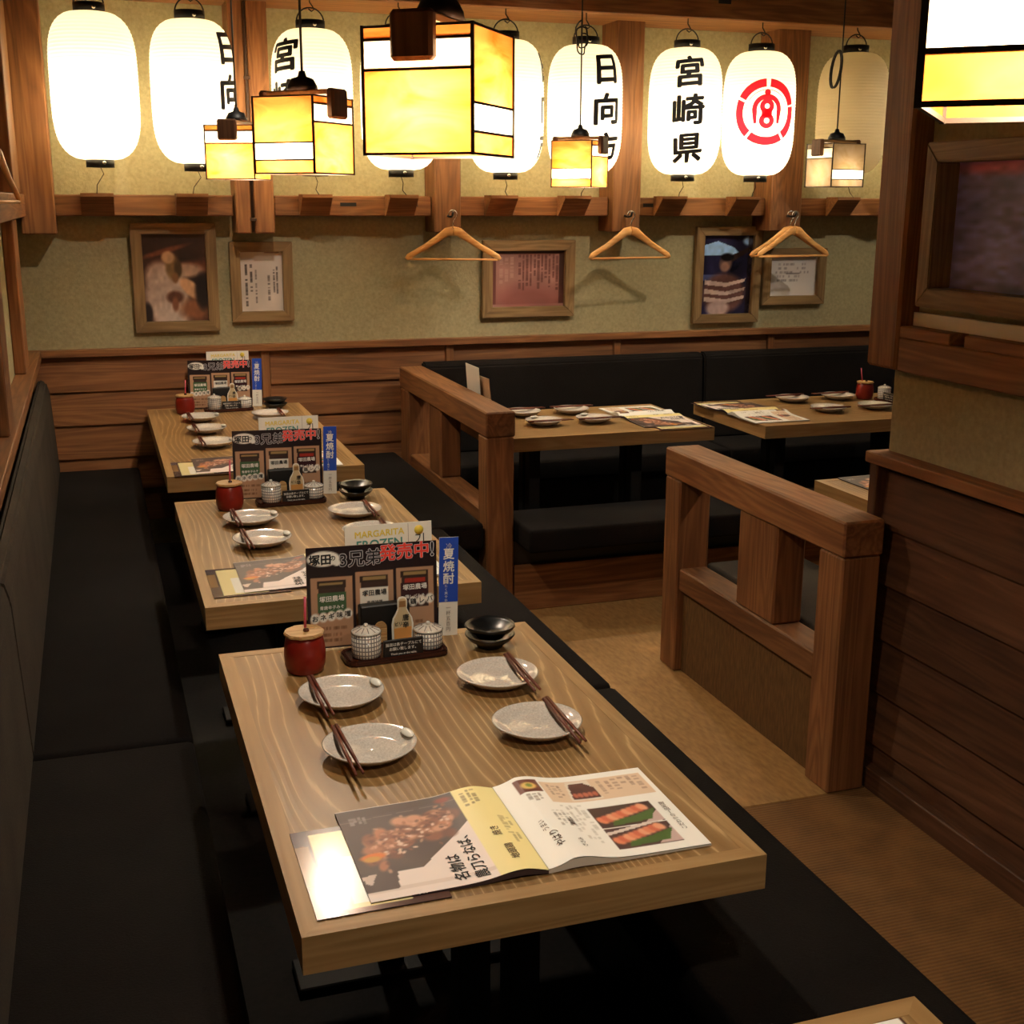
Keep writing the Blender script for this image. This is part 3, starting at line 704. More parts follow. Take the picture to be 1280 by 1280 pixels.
def pic_letter():
    p = Paint(70, 100, (206, 196, 188)); p.noise(4, .03, 3)
    p.rect(.58, .92, .965, .985, (110, 60, 50), .7)
    p.marks(.10, .32, .06, .78, 2, (70, 62, 60), True, 4, .9, .75); p.marks(.32, .42, .06, .72, 1, (90, 80, 78), True, 5, .7, .7)
    p.marks(.60, .72, .08, .6, 1, (96, 86, 82), True, 6, .8, .7); p.marks(.74, .90, .2, .74, 2, (80, 72, 70), True, 7, .8, .7); return p
def pic_scroll():
    p = Paint(110, 80, (148, 106, 98)); p.noise(6, .08, 8)
    p.rect(0, 1, .94, 1, (60, 34, 26)); p.rect(0, .06, 0, 1, (96, 52, 48)); p.rect(.93, 1, 0, 1, (52, 26, 22)); p.rect(0, 1, 0, .05, (170, 140, 130))
    p.blob(.5, .1, .5, .28, (116, 62, 58), .9, 0, .7); p.marks(.36, .92, .26, .92, 11, (84, 46, 42), True, 9, .8, .85); p.marks(.1, .32, .4, .88, 3, (176, 140, 126), True, 10, .6, .6); return p
def pic_sweater():
    p = Paint(64, 96, (34, 32, 58)); p.noise(5, .3, 11)
    p.poly([(0, .74), (0, .86), (.3, .92), (.62, .84), (.75, .76), (.6, .74)], (150, 190, 236)); p.blob(.9, .92, .1, .05, (150, 190, 240), .6)  # blue patches: a sky reflection painted into the print
    p.poly([(.5, .72), (.98, .86), (1, .82), (.6, .66)], (44, 30, 26)); p.rect(0, .5, .44, .5, (96, 110, 160), .6)
    p.blob(.47, .64, .12, .10, (92, 70, 66), .4); p.blob(.46, .60, .08, .06, (140, 104, 90), .5); p.blob(.50, .72, .13, .05, (26, 20, 22), .4)
    p.blob(.46, .27, .42, .25, (96, 66, 62), .25)
    for v in (.40, .29, .19): p.poly([(.08, v-.02), (.5, v-.05), (.86, v+.01), (.88, v+.05), (.5, v+.0), (.08, v+.04)], (190, 166, 158))
    p.blob(.36, .08, .22, .1, (176, 150, 146), .4); p.rect(.9, 1, 0, 1, (30, 20, 20), .7); return p.noise(20, .05, 12)
def pic_note():
    p = Paint(60, 50, (208, 202, 200)); p.marks(.15, .85, .35, .85, 5, (120, 112, 116), False, 13, .6, .5); p.rect(.36, .64, .55, .59, (90, 80, 86), .6); return p
def pic_purple():
    p = Paint(80, 80, (128, 134, 206)); p.noise(5, .22, 14); p.blob(.4, .95, .5, .06, (186, 110, 150), .8); p.blob(.75, .9, .4, .08, (140, 110, 196), .8)
    p.blob(.38, .52, .06, .08, (230, 224, 230), .8); p.blob(.95, .45, .2, .28, (110, 70, 130), .6); p.blob(.9, .08, .45, .1, (200, 84, 96), .7); p.blob(1, .4, .06, .05, (196, 170, 110), .6)
    p.blob(.3, .25, .4, .25, (140, 146, 220), .9, 0, .5); return p.noise(30, .12, 15)
def frame(label, paint, w, h, fw_, depth, loc, rot, mt='frame', gloss='print_gloss', tilt=0):
    """upright in its own XZ plane, front towards -Y, origin at bottom centre of the back"""
    t = thing('picture_frame', label, 'picture frame', loc, rot); t.rotation_euler = (tilt, 0, rot)
    for s, nm, l in ((0, 'x', w), (2, 'x', w), (1, 'z', h), (3, 'z', h)):
        a, b = -l/2, l/2
        pts = [(a, 0), (b, 0), (b-fw_, fw_), (a+fw_, fw_)]
        ang = s*PI/2
        pos = {0: (0, 0, 0), 2: (0, 0, h), 1: (w/2, 0, h/2), 3: (-w/2, 0, h/2)}[s]
        o = prism('moulding', pts, depth, mt+'_x', t, bev=.003)
        o.matrix_local = Matrix.Translation(pos) @ Matrix.Rotation(-ang, 4, 'Y') @ Matrix.Rotation(PI/2, 4, 'X')
    g = fw_-.004
    me = paint.mesh('picture', lambda U, V: (-w/2+g+U*(w-2*g), -.008, g+V*(h-2*g)))
    link('picture', me, gloss, t)
    box('backing', -w/2+.006, w/2-.006, -.006, 0, .006, h-.006, 'dark_x', t, 0)
    return t
FY = YW-.003
def wallframe(label, paint, x0, x1, z0, z1, fw_=.05, tilt=.03, gl='print_satin'):
    return frame(label, paint, x1-x0, z1-z0, fw_, .035, ((x0+x1)/2, FY-.001, Z0+z0), 0, gloss=gl, tilt=tilt)
k = 6.33/6.27
wallframe('wooden frame with a photo of a person in white on the plaster wall', pic_chicken(), .184*k, .580*k, -.622*k, -.106*k, .052)
wallframe('small upright wooden frame with a handwritten letter in columns', pic_letter(), .641*k, .944*k, -.582*k, -.195*k, .05)
wallframe('wide wooden frame with a brownish calligraphy sheet', pic_scroll(), 1.925*k, 2.437*k, -.595*k, -.196*k, .055)
wallframe('wooden frame with a photo of a person in striped sweater with painted blue reflection', pic_sweater(), 3.145*k, 3.553*k, -.657*k, -.128*k, .05, .03, 'print_gloss')
wallframe('small wooden frame with a white note behind the double hangers', pic_note(), 3.572*k, 3.975*k, -.565*k, -.25*k, .05, .01)
frame('large wooden frame with a purple picture on the partition', pic_purple(), .95, .415, .05, .075, (PX+.028, 2.79-.475, Z0-.265), -PI/2, gloss='print_satin')

# ------------------------------------------------------------------ coat hangers
def hanger(label, x, y, z, rz, double=False):
    """z = height of the hook top"""
    def build(root_label, dy, rr):
        t = thing('coat_hanger', root_label, 'hanger', (x, y+dy, z-.25), rr)
        hk = arc(0, .235, .020, -2.3+PI, -.6, 12); hk = [(p[0], 0, p[2]) for p in arc(0, .23, .021, D(200), D(-50), 14)]
        hk += [(.004, 0, .200), (0, 0, .185), (0, 0, .165)]
        tube('hook', hk, .003, 'chrome', t, seg=6)
        for s in (-1, 1):
            pth = [(0, 0, .150), (s*.03, 0, .145), (s*.07, 0, .118), (s*.13, 0, .078), (s*.19, 0, .045), (s*.222, 0, .026), (s*.235, 0, .012)]
            tube('arm', pth, [.024, .023, .018, .015, .0145, .0145, .010], 'hanger', t, seg=10, flat=(.45, 1.0))
        tube('trouser_bar', [(-.222, 0, .012), (.222, 0, .012)], .0055, 'hanger', t, seg=8)
        return t
    build(label, 0, rz)
    if double: build(label+', the rear one', .045, rz-.12)
HY = BF-.13
def peg(x, z):
    o = tube('hook_peg', [(x, BF-.05, z), (x, BF-.10, z-.004), (x, BF-.135, z+.0), (x, BF-.145, z+.02)], .006, 'black', None); child(o, trim_1)
for x in (1.712, 2.672, 3.64): peg(x, 1.628)
hanger('wooden coat hanger hanging slightly turned, between two framed pictures', 1.715, HY, 1.655, D(-22))
hanger('wooden coat hanger hanging straight, casting its shadow on bare plaster', 2.675, HY, 1.652, D(4))
hanger('wooden coat hanger in front of the framed white note', 3.645, HY, 1.652, D(6), True)
hanger('wooden coat hanger on the left plaster wall', XL+.09, 4.1, 1.93, D(80))
child(tube('hook_peg', [(XL, 4.1, 1.92), (XL+.09, 4.1, 1.92), (XL+.1, 4.1, 1.94)], .006, 'black', None), wall_left)
child(box('post', XL, XL+.06, 3.98, 4.22, 1.0, 2.98, 'wood_z'), wall_left)

# ------------------------------------------------------------------ things on the tables (prototypes at the third table)
# plates
PR = .088
plate_prof = [(0, .006), (.03, .006), (.034, .0), (.04, 0), (.046, .006), (.07, .012), (PR-.002, .024), (PR, .0265), (PR-.003, .0275), (.074, .0185), (.060, .013), (.052, .0106), (.048, .0128), (.043, .0096), (.039, .0120), (.034, .0090), (.030, .0116), (.025, .0088), (.021, .0114), (.016, .0086), (.011, .0112), (.006, .0090), (0, .0100)]
plate_me = lathe_mesh('dish', plate_prof, 48, .012)
lip_pts = [(-.010, 0), (0, -.016), (.010, 0), (.007, .014), (-.007, .014)]
bm = bmesh.new(); bmesh.ops.create_uvsphere(bm, u_segments=14, v_segments=8, radius=1); bmesh.ops.scale(bm, vec=(.009, .022, .0034), verts=bm.verts); LIP = bm_mesh('lip', bm, True)
def make_plate(label, loc, rz, group, lip=True):
    t = thing('plate', label, 'plate', loc, rz, group)
    link('dish', plate_me, 'plate', t)
    if lip: link('lip', LIP, 'white_card', t, (.0785, .0, .0272), (0, -.35, 0))
    return t
stick_me = None
def make_stick(label, loc, rz, group, l=.215):
    global stick_me
    if stick_me is None:
        o = tube('chopstick', [(0, -l/2, 0), (0, 0, 0), (0, l/2, 0)], [.0046, .0042, .0028], 'stick_wood', None, seg=6); stick_me = o.data
    else: o = link('chopstick', stick_me, None)
    o.location = loc; o.rotation_euler = (0, 0, rz); return tag(o, label, 'chopstick', group)
def setting(x, y, side, rot, where, which):
    """plate with a pair of chopsticks laid across; side -1 = sticks on the left in the table's own frame"""
    pl = f'grey glazed plate {which} {where}'
    make_plate(pl, (x, y, T), rot+(.25 if side < 0 else 2.6), f'plates {where}', side < 0)
    c, s = math.cos(rot), math.sin(rot)
    for k in (-1, 1):
        dx, dy = side*.047+k*.0052, -.018+k*.002
        o = make_stick(f'brown chopstick on plate {which} {where}', (x+c*dx-s*dy, y+s*dx+c*dy, T+.0275), rot+k*.012+side*-.02+PI, f'chopsticks {where} {which}')
W1, W2, W3 = 'on third table from plank wall', 'on second table from plank wall', 'on table against plank wall'
W4, W5 = 'on table behind low railing', 'on back table past railing'
NR, NO = 'nearest the red jar', 'diagonally below the red jar'
for off, wh in ((0, W1), (1.52, W2)):
    setting(.423, 2.356+off, -1, 0, wh, 'beside the red jar'); setting(.425, 2.090+off, -1, 0, wh, 'near menu on wall side')
    setting(.760, 2.356+off, 1, 0, wh, 'beside the black bowls'); setting(.756, 2.093+off, 1, 0, wh, 'near menu on aisle side')
for y, n in ((5.86, 'nearest planks'), (5.54, 'midway'), (5.21, 'nearest menu')):
    setting(.432, y, -1, 0, W3, n+' on wall side'); setting(.755, y, 1, 0, W3, n+' on aisle side')
for x, n in ((1.915, 'by railing'), (2.165, 'by menu')):
    setting(x, 5.55, 1, PI/2, W4, n+' on backrest side'); setting(x+.01, 5.285, -1, PI/2, W4, n+' on low bench side')
for x, n in ((3.39, 'by menu'), (3.66, 'by red jar')):
    setting(x, 5.55, -1, -PI/2, W5, n+' on backrest side'); setting(x+.005, 5.225, 1, -PI/2, W5, n+' on low bench side')

# red lidded jar
def red_jar(label, loc, rz=0):
    t = thing('lidded_jar', label, 'jar', loc, rz)
    lathe('body', [(0, 0), (.034, 0), (.040, .004), (.0445, .02), (.0455, .04), (.044, .06), (.0405, .078), (.037, .084), (.033, .08), (0, .08)], 'lacquer', t, seg=36)
    pts = [(.0445*math.cos(a), .0445*math.sin(a)) for a in np.linspace(0, 2*PI, 11)[:-1]]
    prism('lid', pts, .008, 'lid_wood', t, (0, 0, .084), bev=.002)
    lathe('knob', [(0, .006), (.006, .005), (.007, 0), (0, 0)], 'tray_wood', t, (.004, -.004, .092), 10)
    tube('spoon_handle', [(.006, .02, .09), (.008, .028, .125), (.010, .034, .158)], .0032, 'pink', t, seg=6)
    return t
# condiment tray
def tray(label, loc, rz):
    o = prism('condiment_tray', [(sx*(.118-cx_), sy*(.046-cy2)) for sx, sy, cx_, cy2 in ((-1, -1, 0, .02), (-1, -1, .006, .006), (-1, -1, .02, 0), (1, -1, .02, 0), (1, -1, .006, .006), (1, -1, 0, .02), (1, 1, 0, .02), (1, 1, .006, .006), (1, 1, .02, 0), (-1, 1, .02, 0), (-1, 1, .006, .006), (-1, 1, 0, .02))], .015, 'tray_wood', None, loc, (0, 0, rz), bev=.003)
    # hollow the top a little
    bm = bmesh.new(); bm.from_mesh(o.data); f = max((q for q in bm.faces if q.normal.z > .9), key=lambda q: q.calc_area())
    bmesh.ops.inset_individual(bm, faces=[f], thickness=.007); bmesh.ops.translate(bm, vec=(0, 0, -.004), verts=f.verts); bm.to_mesh(o.data); bm.free()
    return tag(o, label, 'tray')
def jar(label, loc, r, h, rz=0):
    t = thing('condiment_jar', label, 'jar', loc, rz)
    lathe('body', [(0, 0), (r-.004, 0), (r-.001, .003), (r, .01), (r, h), (r-.002, h), (0, h)], 'check_glaze', t, seg=32)
    lathe('lid', [(r-.001, 0), (r+.0015, .001), (r-.002, .005), (r*.55, .010), (.006, .012), (0, .012)], 'plate_light', t, (0, 0, h+.0005), 28)
    v = []
    for q in range(12):
        a = q*PI/6
        o = tube('lid_stripe', [(r*.4*math.cos(a), r*.4*math.sin(a), h+.0125), (r*.93*math.cos(a), r*.93*math.sin(a), h+.0062)], .0009, 'ink_grey', t, seg=4)
    lathe('knob', [(0, .009), (.004, .008), (.0055, .005), (.004, 0), (0, 0)], 'plate_light', t, (0, 0, h+.012), 12)
    return t
def bottle_outline(sc=1.22, grow=0):
    half = [(.0, -.002), (.018, 0), (.0205, .004), (.021, .035), (.0185, .047), (.012, .058), (.0085, .066), (.0092, .070), (.0092, .082), (.006, .087), (0, .0885)]
    return [(x*sc, z*sc) for x, z in half]+[(-x*sc, z*sc) for x, z in half[-2:0:-1]]
def bottle_card(label, loc, rz):
    t = thing('bottle_card', label, 'card', loc, rz)
    def pl(nm, pts, mt, y, th=.0006):
        return prism(nm, pts, th, mt, t, (0, y, 0), (PI/2, 0, 0))
    pl('backing', bottle_outline(), 'white_card', 0, .003)
    inn = [(x*.84, .005+z*.92) for x, z in bottle_outline()]
    pl('bottle_print', inn, 'bottle_tan', -.003)
    pl('liquid_print', [(-.0198, .006), (.0198, .006), (.0206, .036), (-.0206, .034)], 'bottle_orange', -.0036)
    pl('cork_print', [(-.0075, .084), (.0075, .084), (.007, .098), (-.007, .098)], 'cork', -.0036)
    lettering('lettering', '唐辛', .016, 'ink', t, (.007, -.0045, .050), (1, 0, 0), (0, 0, 1), .02, True, 0)
    lettering('lettering', 'ピリ', .010, 'ink', t, (-.010, -.0045, .044), (1, 0, 0), (0, 0, 1), .02, False, 0)
    lathe('foot', [(0, 0), (.025, 0), (.0255, .012), (.023, .013), (0, .013)], 'check_glaze', t, (0, 0, 0), 24).location = (0, 0, -.012)
    return t
mat('bottle_tan', rgb(196, 176, 138), .4); mat('bottle_orange', rgb(206, 146, 80), .4); mat('cork', rgb(140, 104, 62), .6); mat('kraft', rgb(176, 138, 104), .6)
def sign(label, loc, rz):
    t = thing('table_sign', label, 'sign', loc, rz)
    box('board', -.046, .046, -.006, 0, 0, .040, 'card_black', t, .001)
    for s, z, sz in (('当店は各テーブルにて', .029, .0085), ('お願い致します。', .0185, .0085), ('Thank you at the table.', .007, .0065)):
        lettering('lettering', s, sz, 'ink_white', t, (0, -.0064, z), (1, 0, 0), (0, 0, 1), .01, False, 0)
    return t
def holder(label, loc, rz):
    t = thing('napkin_holder', label, 'holder', loc, rz)
    box('case', -.058, .058, -.014, .014, 0, .105, 'black', t, .003)
    prism('arched_tag', [(-.014, 0), (.014, 0)]+[(.014*math.cos(a), .036+.014*math.sin(a)) for a in np.linspace(0, PI, 9)], .003, 'lid_wood', t, (-.012, -.014, .016), (PI/2, 0, 0))
    return t
# leaning poster
def poster_paint():
    p = Paint(124, 92, (38, 28, 30)); K = (172, 134, 106)
    p.poly([(.02, .02), (.345, .02), (.345, .70), (.03, .70)], K); p.poly([(.365, .02), (.655, .02), (.655, .73), (.37, .73)], K); p.poly([(.675, .02), (.975, .02), (.97, .75), (.68, .75)], K)
    for cx, top, lab in ((.185, .63, (62, 92, 62)), (.51, .66, (226, 220, 208)), (.825, .68, (56, 30, 34))):
        p.rect(cx-.10, cx+.10, top-.33, top-.02, (60, 44, 40)); p.rect(cx-.105, cx+.105, top-.03, top+.03, (54, 40, 34)); p.rect(cx-.085, cx+.085, top-.005, top+.015, (150, 126, 84))
        p.rect(cx-.105, cx+.105, top-.27, top-.09, lab)
    p.rect(.75, .90, .60, .63, (150, 50, 40))
    for x0 in (.04, .37, .68): p.marks(x0+.02, x0+.26, .05, .22, 3, (112, 78, 56), False, int(x0*100), .7, .7)
    for i in range(5): p.blob(.055+.062*i, .30+.008*i, .034, .05, (232, 226, 214), .3)
    for i in range(3): p.blob(.81+.065*i, .40+.01*i, .034, .05, (232, 226, 214), .3)
    p.blob(.405, .29, .03, .05, (232, 226, 214), .3); p.blob(.13, .885, .125, .075, (236, 232, 222), .15); p.blob(.23, .84, .03, .03, (236, 232, 222), .3)
    return p
PWD, PHT = .305, .235
def poster(label, loc, rz):
    t = thing('menu_poster', label, 'poster', loc, rz); t.rotation_euler = (-.10, .02, rz)
    link('sheet', poster_paint().mesh('sheet', lambda U, V: ((U-.5)*PWD, -.0022, V*PHT)), 'print_gloss', t)
    box('board', -PWD/2, PWD/2, -.002, .0005, 0, PHT, 'kraft', t, 0)
    def tx(s, u, v, sz, mt, bold=.02, wd=1.0, off=.003): lettering('lettering', s, sz, mt, t, ((u-.5)*PWD, -off, v*PHT), (1, 0, .03), (0, 0, 1), bold, False, 0, width=wd)
    tx('塚田', .105, .87, .026, 'ink', .03); tx('の', .2, .885, .014, 'ink', .02)
    tx('3兄弟', .41, .86, .040, 'outline_grey', .05); tx('3兄弟', .41, .86, .040, 'card_black', .012, 1, .0034)
    tx('発売中', .75, .90, .040, 'outline_grey', .055); tx('発売中', .75, .90, .040, 'ink_scarlet', .028, 1, .0034)
    tx('!', .965, .91, .046, 'outline_grey', .05); tx('!', .965, .91, .046, 'card_black', .01, 1, .0034)
    for s, u, v, mt in (('塚田農場', .185, .485, 'ink_white'), ('塚田農場', .51, .515, 'ink'), ('塚田農場', .825, .545, 'ink_white')): tx(s, u, v, .0145, mt, .015)
    for s, u, v, mt in (('青唐辛子みそ', .185, .40, 'ink_white'), ('青唐味噌', .51, .42, 'ink'), ('鶏レバみそ', .825, .45, 'ink_white')): tx(s, u, v, .0095, mt, .01)
    for i, c in enumerate('おネギ味噌'): tx(c, .055+.062*i, .295+.008*i, .0155, 'ink', .015)
    for i, c in enumerate('鶏レバ'): tx(c, .81+.065*i, .395+.01*i, .0155, 'ink', .015)
    return t
def blue_card(label, loc, rz):
    t = thing('menu_card', label, 'card', loc, rz); t.rotation_euler = (-.06, .035, rz)
    w, h = .046, .237
    box('sheet', -w/2, w/2, -.001, .001, 0, h, 'white_card', t, 0)
    box('blue_print', -w/2, w/2, -.0018, -.001, .082, h, 'blue_card', t, 0)
    lettering('lettering', '夏焼酎', .028, 'ink_white', t, (0, -.0024, .168), (1, 0, 0), (0, 0, 1), .02, True, 0, 1.05)
    lettering('lettering', '冷', .016, 'outline_grey', t, (0, -.0024, .216), (1, 0, 0), (0, 0, 1), 0, True, 0)
    lettering('lettering', '冷たく爽やか', .008, 'ink_white', t, (-.006, -.0024, .108), (1, 0, 0), (0, 0, 1), 0, True, 0)
    lettering('lettering', '一杯五百円', .012, 'ink_grey', t, (0, -.0024, .042), (1, 0, 0), (0, 0, 1), 0, True, 0)
    return t
def white_card(label, loc, rz):
    t = thing('drink_card', label, 'card', loc, rz); t.rotation_euler = (-.07, .005, rz)
    w, h = .205, .275
    box('sheet', -w/2, w/2, -.001, .001, 0, h, 'white_card', t, 0)
    box('rule', .046, .0468, -.0016, -.001, .0, h-.002, 'ink_grey', t, 0)
    lettering('lettering', 'MARGARITA', .021, 'ink_yellow', t, (-.022, -.0016, .254), (1, 0, .03), (0, 0, 1), .02, False, 0)
    lettering('lettering', 'FROZEN', .029, 'ink_teal', t, (-.022, -.0016, .229), (1, 0, .03), (0, 0, 1), .02, False, 0)
    lettering('lettering', '기', .030, 'ink', t, (.074, -.0016, .232), (1, 0, 0), (0, 0, 1), .0, False, 0)
    lathe('dot', [(0, .0), (.011, 0), (.011, .0006), (0, .0006)], 'ink_yellow', t, (.072, -.0012, .256), 16).rotation_euler = (PI/2, 0, 0)
    return t
bowl_me = lathe_mesh('black_bowl', [(0, .004), (.022, .004), (.024, 0), (.030, 0), (.032, .006), (.050, .018), (.058, .028), (.0575, .031), (.050, .026), (.034, .013), (.014, .010), (0, .010)], 36, .03)
def bowl(label, loc, rz, g):
    o = link('black_bowl', bowl_me, 'bowl', None, loc, (0, 0, rz)); return tag(o, label, 'bowl', g)

# open menu booklet: pages in the table's own frame, origin at the spine's middle
MW, MH = .277, .287
def zl(x): t = -x/MW; return .0035+.009*math.exp(-((t-.16)/.16)**2)*(1 if t > 0 else 0)+.004*max(0, 1-t)*min(1, t*8) if t > 0 else .006
def zr(x): t = x/MW; return .004+.013*math.exp(-((t-.18)/.17)**2)*min(1, t*7)+.004*max(0, 1-t) if t > 0 else .006
def zpage(x, y): return zl(x) if x < 0 else zr(x)
def left_paint():
    p = Paint(110, 110, (244, 228, 220))
    p.rect(0, 1, .07, .10, (226, 208, 198)); p.poly([(0, .09), (0, 1), (.725, 1), (.725, .63), (.353, .252), (.206, .25), (.18, .088)], (74, 58, 58))
    p.poly([(0, .88), (.725, .93), (.725, 1), (0, 1)], (66, 50, 48)); p.poly([(0, .85), (.72, .9), (.72, .905), (0, .86)], (140, 120, 118), .6)
    p.poly([(.0, .25), (.09, .26), (.045, .16), (.02, .17)], (214, 196, 186)); p.blob(.65, .93, .05, .03, (140, 60, 40), .8)
    r = np.random.default_rng(3)
    for i in range(90):
        t = r.random(); u = .10+.56*t; v = .50+.26*t+r.normal(0, .075); c = r.choice(5)
        col = [(176, 116, 88), (138, 84, 62), (204, 150, 122), (112, 66, 52), (190, 124, 92)][c]
        p.blob(u, v, r.uniform(.03, .075), r.uniform(.025, .055), col, .6, r.uniform(0, 3))
    for i in range(160):
        t = r.random(); q = r.choice(3); p.blob(.10+.56*t, .50+.26*t+r.normal(0, .08), r.uniform(.008, .022), r.uniform(.006, .014), [(96, 56, 44), (220, 170, 144), (150, 92, 66)][q], .8, r.uniform(0, 3), .7)
    for i in range(24):
        t = r.random(); p.blob(.14+.5*t, .44+.30*t+r.normal(0, .07), .016, .010, (226, 196, 178), .8, r.uniform(0, 3))
    p.blob(.11, .44, .075, .035, (222, 120, 44), .4, .1); p.blob(.10, .415, .05, .03, (206, 150, 60), .5)
    p.rect(.725, 1, 0, 1, (252, 236, 166)); p.rect(.72, .76, 0, .5, (226, 204, 188), .0)
    p.marks(.755, .79, .72, .95, 1, (150, 130, 90), True, 1); p.marks(.80, .86, .70, .96, 2, (150, 130, 90), True, 2); p.marks(.90, .97, .22, .62, 3, (170, 150, 100), True, 3, .6)
    p.marks(.06, .16, .80, .90, 4, (150, 140, 140), True, 5, .6)
    return p
def right_paint():
    p = Paint(110, 110, (255, 252, 244))
    p.rect(.28, .965, .66, .93, (232, 206, 178)); p.poly([(.41, .68), (.62, .68), (.60, .92), (.45, .92)], (240, 226, 208)); p.poly([(.43, .70), (.61, .70), (.615, .82), (.56, .90), (.46, .89)], (86, 46, 44))
    for i in range(5): p.blob(.46+.033*i, .745, .016, .03, (196, 110, 86), .5)
    p.rect(.12, .265, .80, .955, (112, 58, 44)); p.blob(.195, .875, .05, .045, (224, 190, 110), .4); p.blob(.20, .88, .02, .025, (120, 140, 60), .5)
    p.rect(.46, .865, .325, .56, (70, 46, 44)); p.rect(.46, .865, .085, .305, (80, 50, 50)); p.poly([(.46, .27), (.46, .24), (.865, .33), (.865, .36)], (226, 212, 204))
    p.poly([(.72, .085), (.865, .085), (.865, .26), (.82, .2)], (206, 180, 176)); p.poly([(.74, .33), (.865, .33), (.865, .45)], (206, 180, 176))
    for v0 in (.34, .095):
        p.poly([(.54, v0), (.80, v0+.02), (.865, v0+.14), (.70, v0+.08), (.56, v0+.06)], (70, 104, 44))
        for i in range(9): p.blob(.50+.037*i, v0+.075+.012*i, .03, .045, [(232, 140, 104), (216, 112, 82), (240, 166, 130)][i % 3], .4, .5)
    p.marks(.64, .95, .69, .91, 6, (170, 136, 116), True, 21, .6, .45); p.marks(.31, .40, .69, .90, 3, (150, 116, 96), True, 22, .6, .5)
    p.marks(.30, .44, .12, .62, 5, (180, 174, 164), True, 24, .5, .5); p.marks(.14, .24, .64, .77, 3, (150, 140, 130), True, 25, .6); p.marks(.22, .30, .3, .55, 3, (140, 130, 120), True, 26, .5)
    return p
LP, RPp = left_paint(), right_paint()
vz = np.vectorize(zpage)
LPM = LP.mesh('left_page', lambda U, V: (-MW+U*MW, (V-.5)*MH, vz(-MW+U*MW-1e-5, 0)))
RPM = RPp.mesh('right_page', lambda U, V: (U*MW, (V-.5)*MH, vz(U*MW+1e-5, 0)))
def pagetext(par, s, side, u, v, sz, mt, bold=.02):
    x0 = -MW if side < 0 else 0
    return lettering('lettering', s, sz, mt, par, (x0+u*MW, (v-.5)*MH, .01), (0, 1, 0), (-1, 0, 0), bold, False, .0008, zfun=zpage)
def menu(label, loc, rz):
    t = thing('menu_booklet', label, 'menu', loc, rz)
    lp = link('left_page', LPM, 'print_satin', t); rp = link('right_page', RPM, 'print_satin', t)
    n = 14; xs = [MW*i/n for i in range(n+1)]
    def under(sgn, nm, mt):            # cover and page block under the open page
        v, f = [], []
        for i, x in enumerate(xs):
            z = zpage(sgn*max(x, 1e-4), 0)-.0012; zb = .0004+(.5*(z-.004) if sgn < 0 else .25*(z-.004))
            for y in (-MH/2, MH/2): v.append((sgn*x, y, z)); v.append((sgn*x, y, max(.0002, zb-.001)))
        for i in range(n):
            a, b = 4*i, 4*i+4
            f += [(a+1, b+1, b+3, a+3), (a, b, b+1, a+1), (a+2, a+3, b+3, b+2)]
        f += [(4*n, 4*n+1, 4*n+3, 4*n+2)]
        link(nm, pym(nm, v, f), mt, t)
    under(-1, 'cover', 'menu_dark'); under(1, 'page_block', 'menu_edge')
    pagetext(lp, '名物は', -1, .535, .18, .026, 'ink', .012); pagetext(lp, '農刀らなば、', -1, .645, .28, .024, 'ink', .012)
    pagetext(lp, '地頭鶏', -1, .86, .20, .016, 'ink_brown', .006); pagetext(lp, '焼き', -1, .84, .44, .016, 'ink_brown', .006)
    pagetext(rp, 'やはり', 1, .145, .24, .017, 'ink_brown', .01); pagetext(rp, 'うまい', 1, .12, .40, .012, 'ink_brown', 0); pagetext(rp, 'ささみ', 1, .27, .16, .010, 'ink_brown', 0)
    pagetext(rp, '鶏刺し', 1, .30, .42, .010, 'ink_brown', .01); pagetext(rp, 'こだわりの一品料理', 1, .935, .36, .011, 'ink_brown', .0)
    return t
mat('menu_dark', rgb(58, 44, 48), .4); mat('menu_edge', rgb(206, 200, 190), .6)
def card_paint():
    p = Paint(70, 110, (92, 66, 58)); p.rect(.08, .14, 0, 1, (70, 56, 56), .5)
    p.rect(.0, .1, .35, .8, (150, 116, 72), .8); p.rect(.14, .72, .05, .94, (240, 226, 168)); p.rect(.30, .62, .10, .62, (250, 246, 234)); p.blob(.75, .52, .12, .1, (216, 190, 110), .3)
    p.rect(.42, .98, .60, 1.0, (250, 248, 240)); p.marks(.5, .92, .68, .95, 5, (170, 170, 170), True, 31, .5); p.rect(0, .12, .82, 1, (70, 58, 66)); return p
CARD = card_paint().mesh('print', lambda U, V: ((U-.5)*.20, (V-.5)*.262, .0016))
def lam_card(label, loc, rz):
    t = thing('laminated_card', label, 'card', loc, rz)
    box('sheet', -.10, .10, -.131, .131, 0, .0012, 'menu_dark', t, 0)
    link('print', CARD, 'print_gloss', t)
    lettering('lettering', 'おすすめ逸品', .020, 'ink_white', t, (.062, -.055, .002), (0, 1, 0), (-1, 0, 0), .02, False, 0)
    lettering('lettering', '日替', .018, 'ink_brown', t, (-.01, .015, .002), (1, 0, 0), (0, 1, 0), 0, True, 0)
    return t

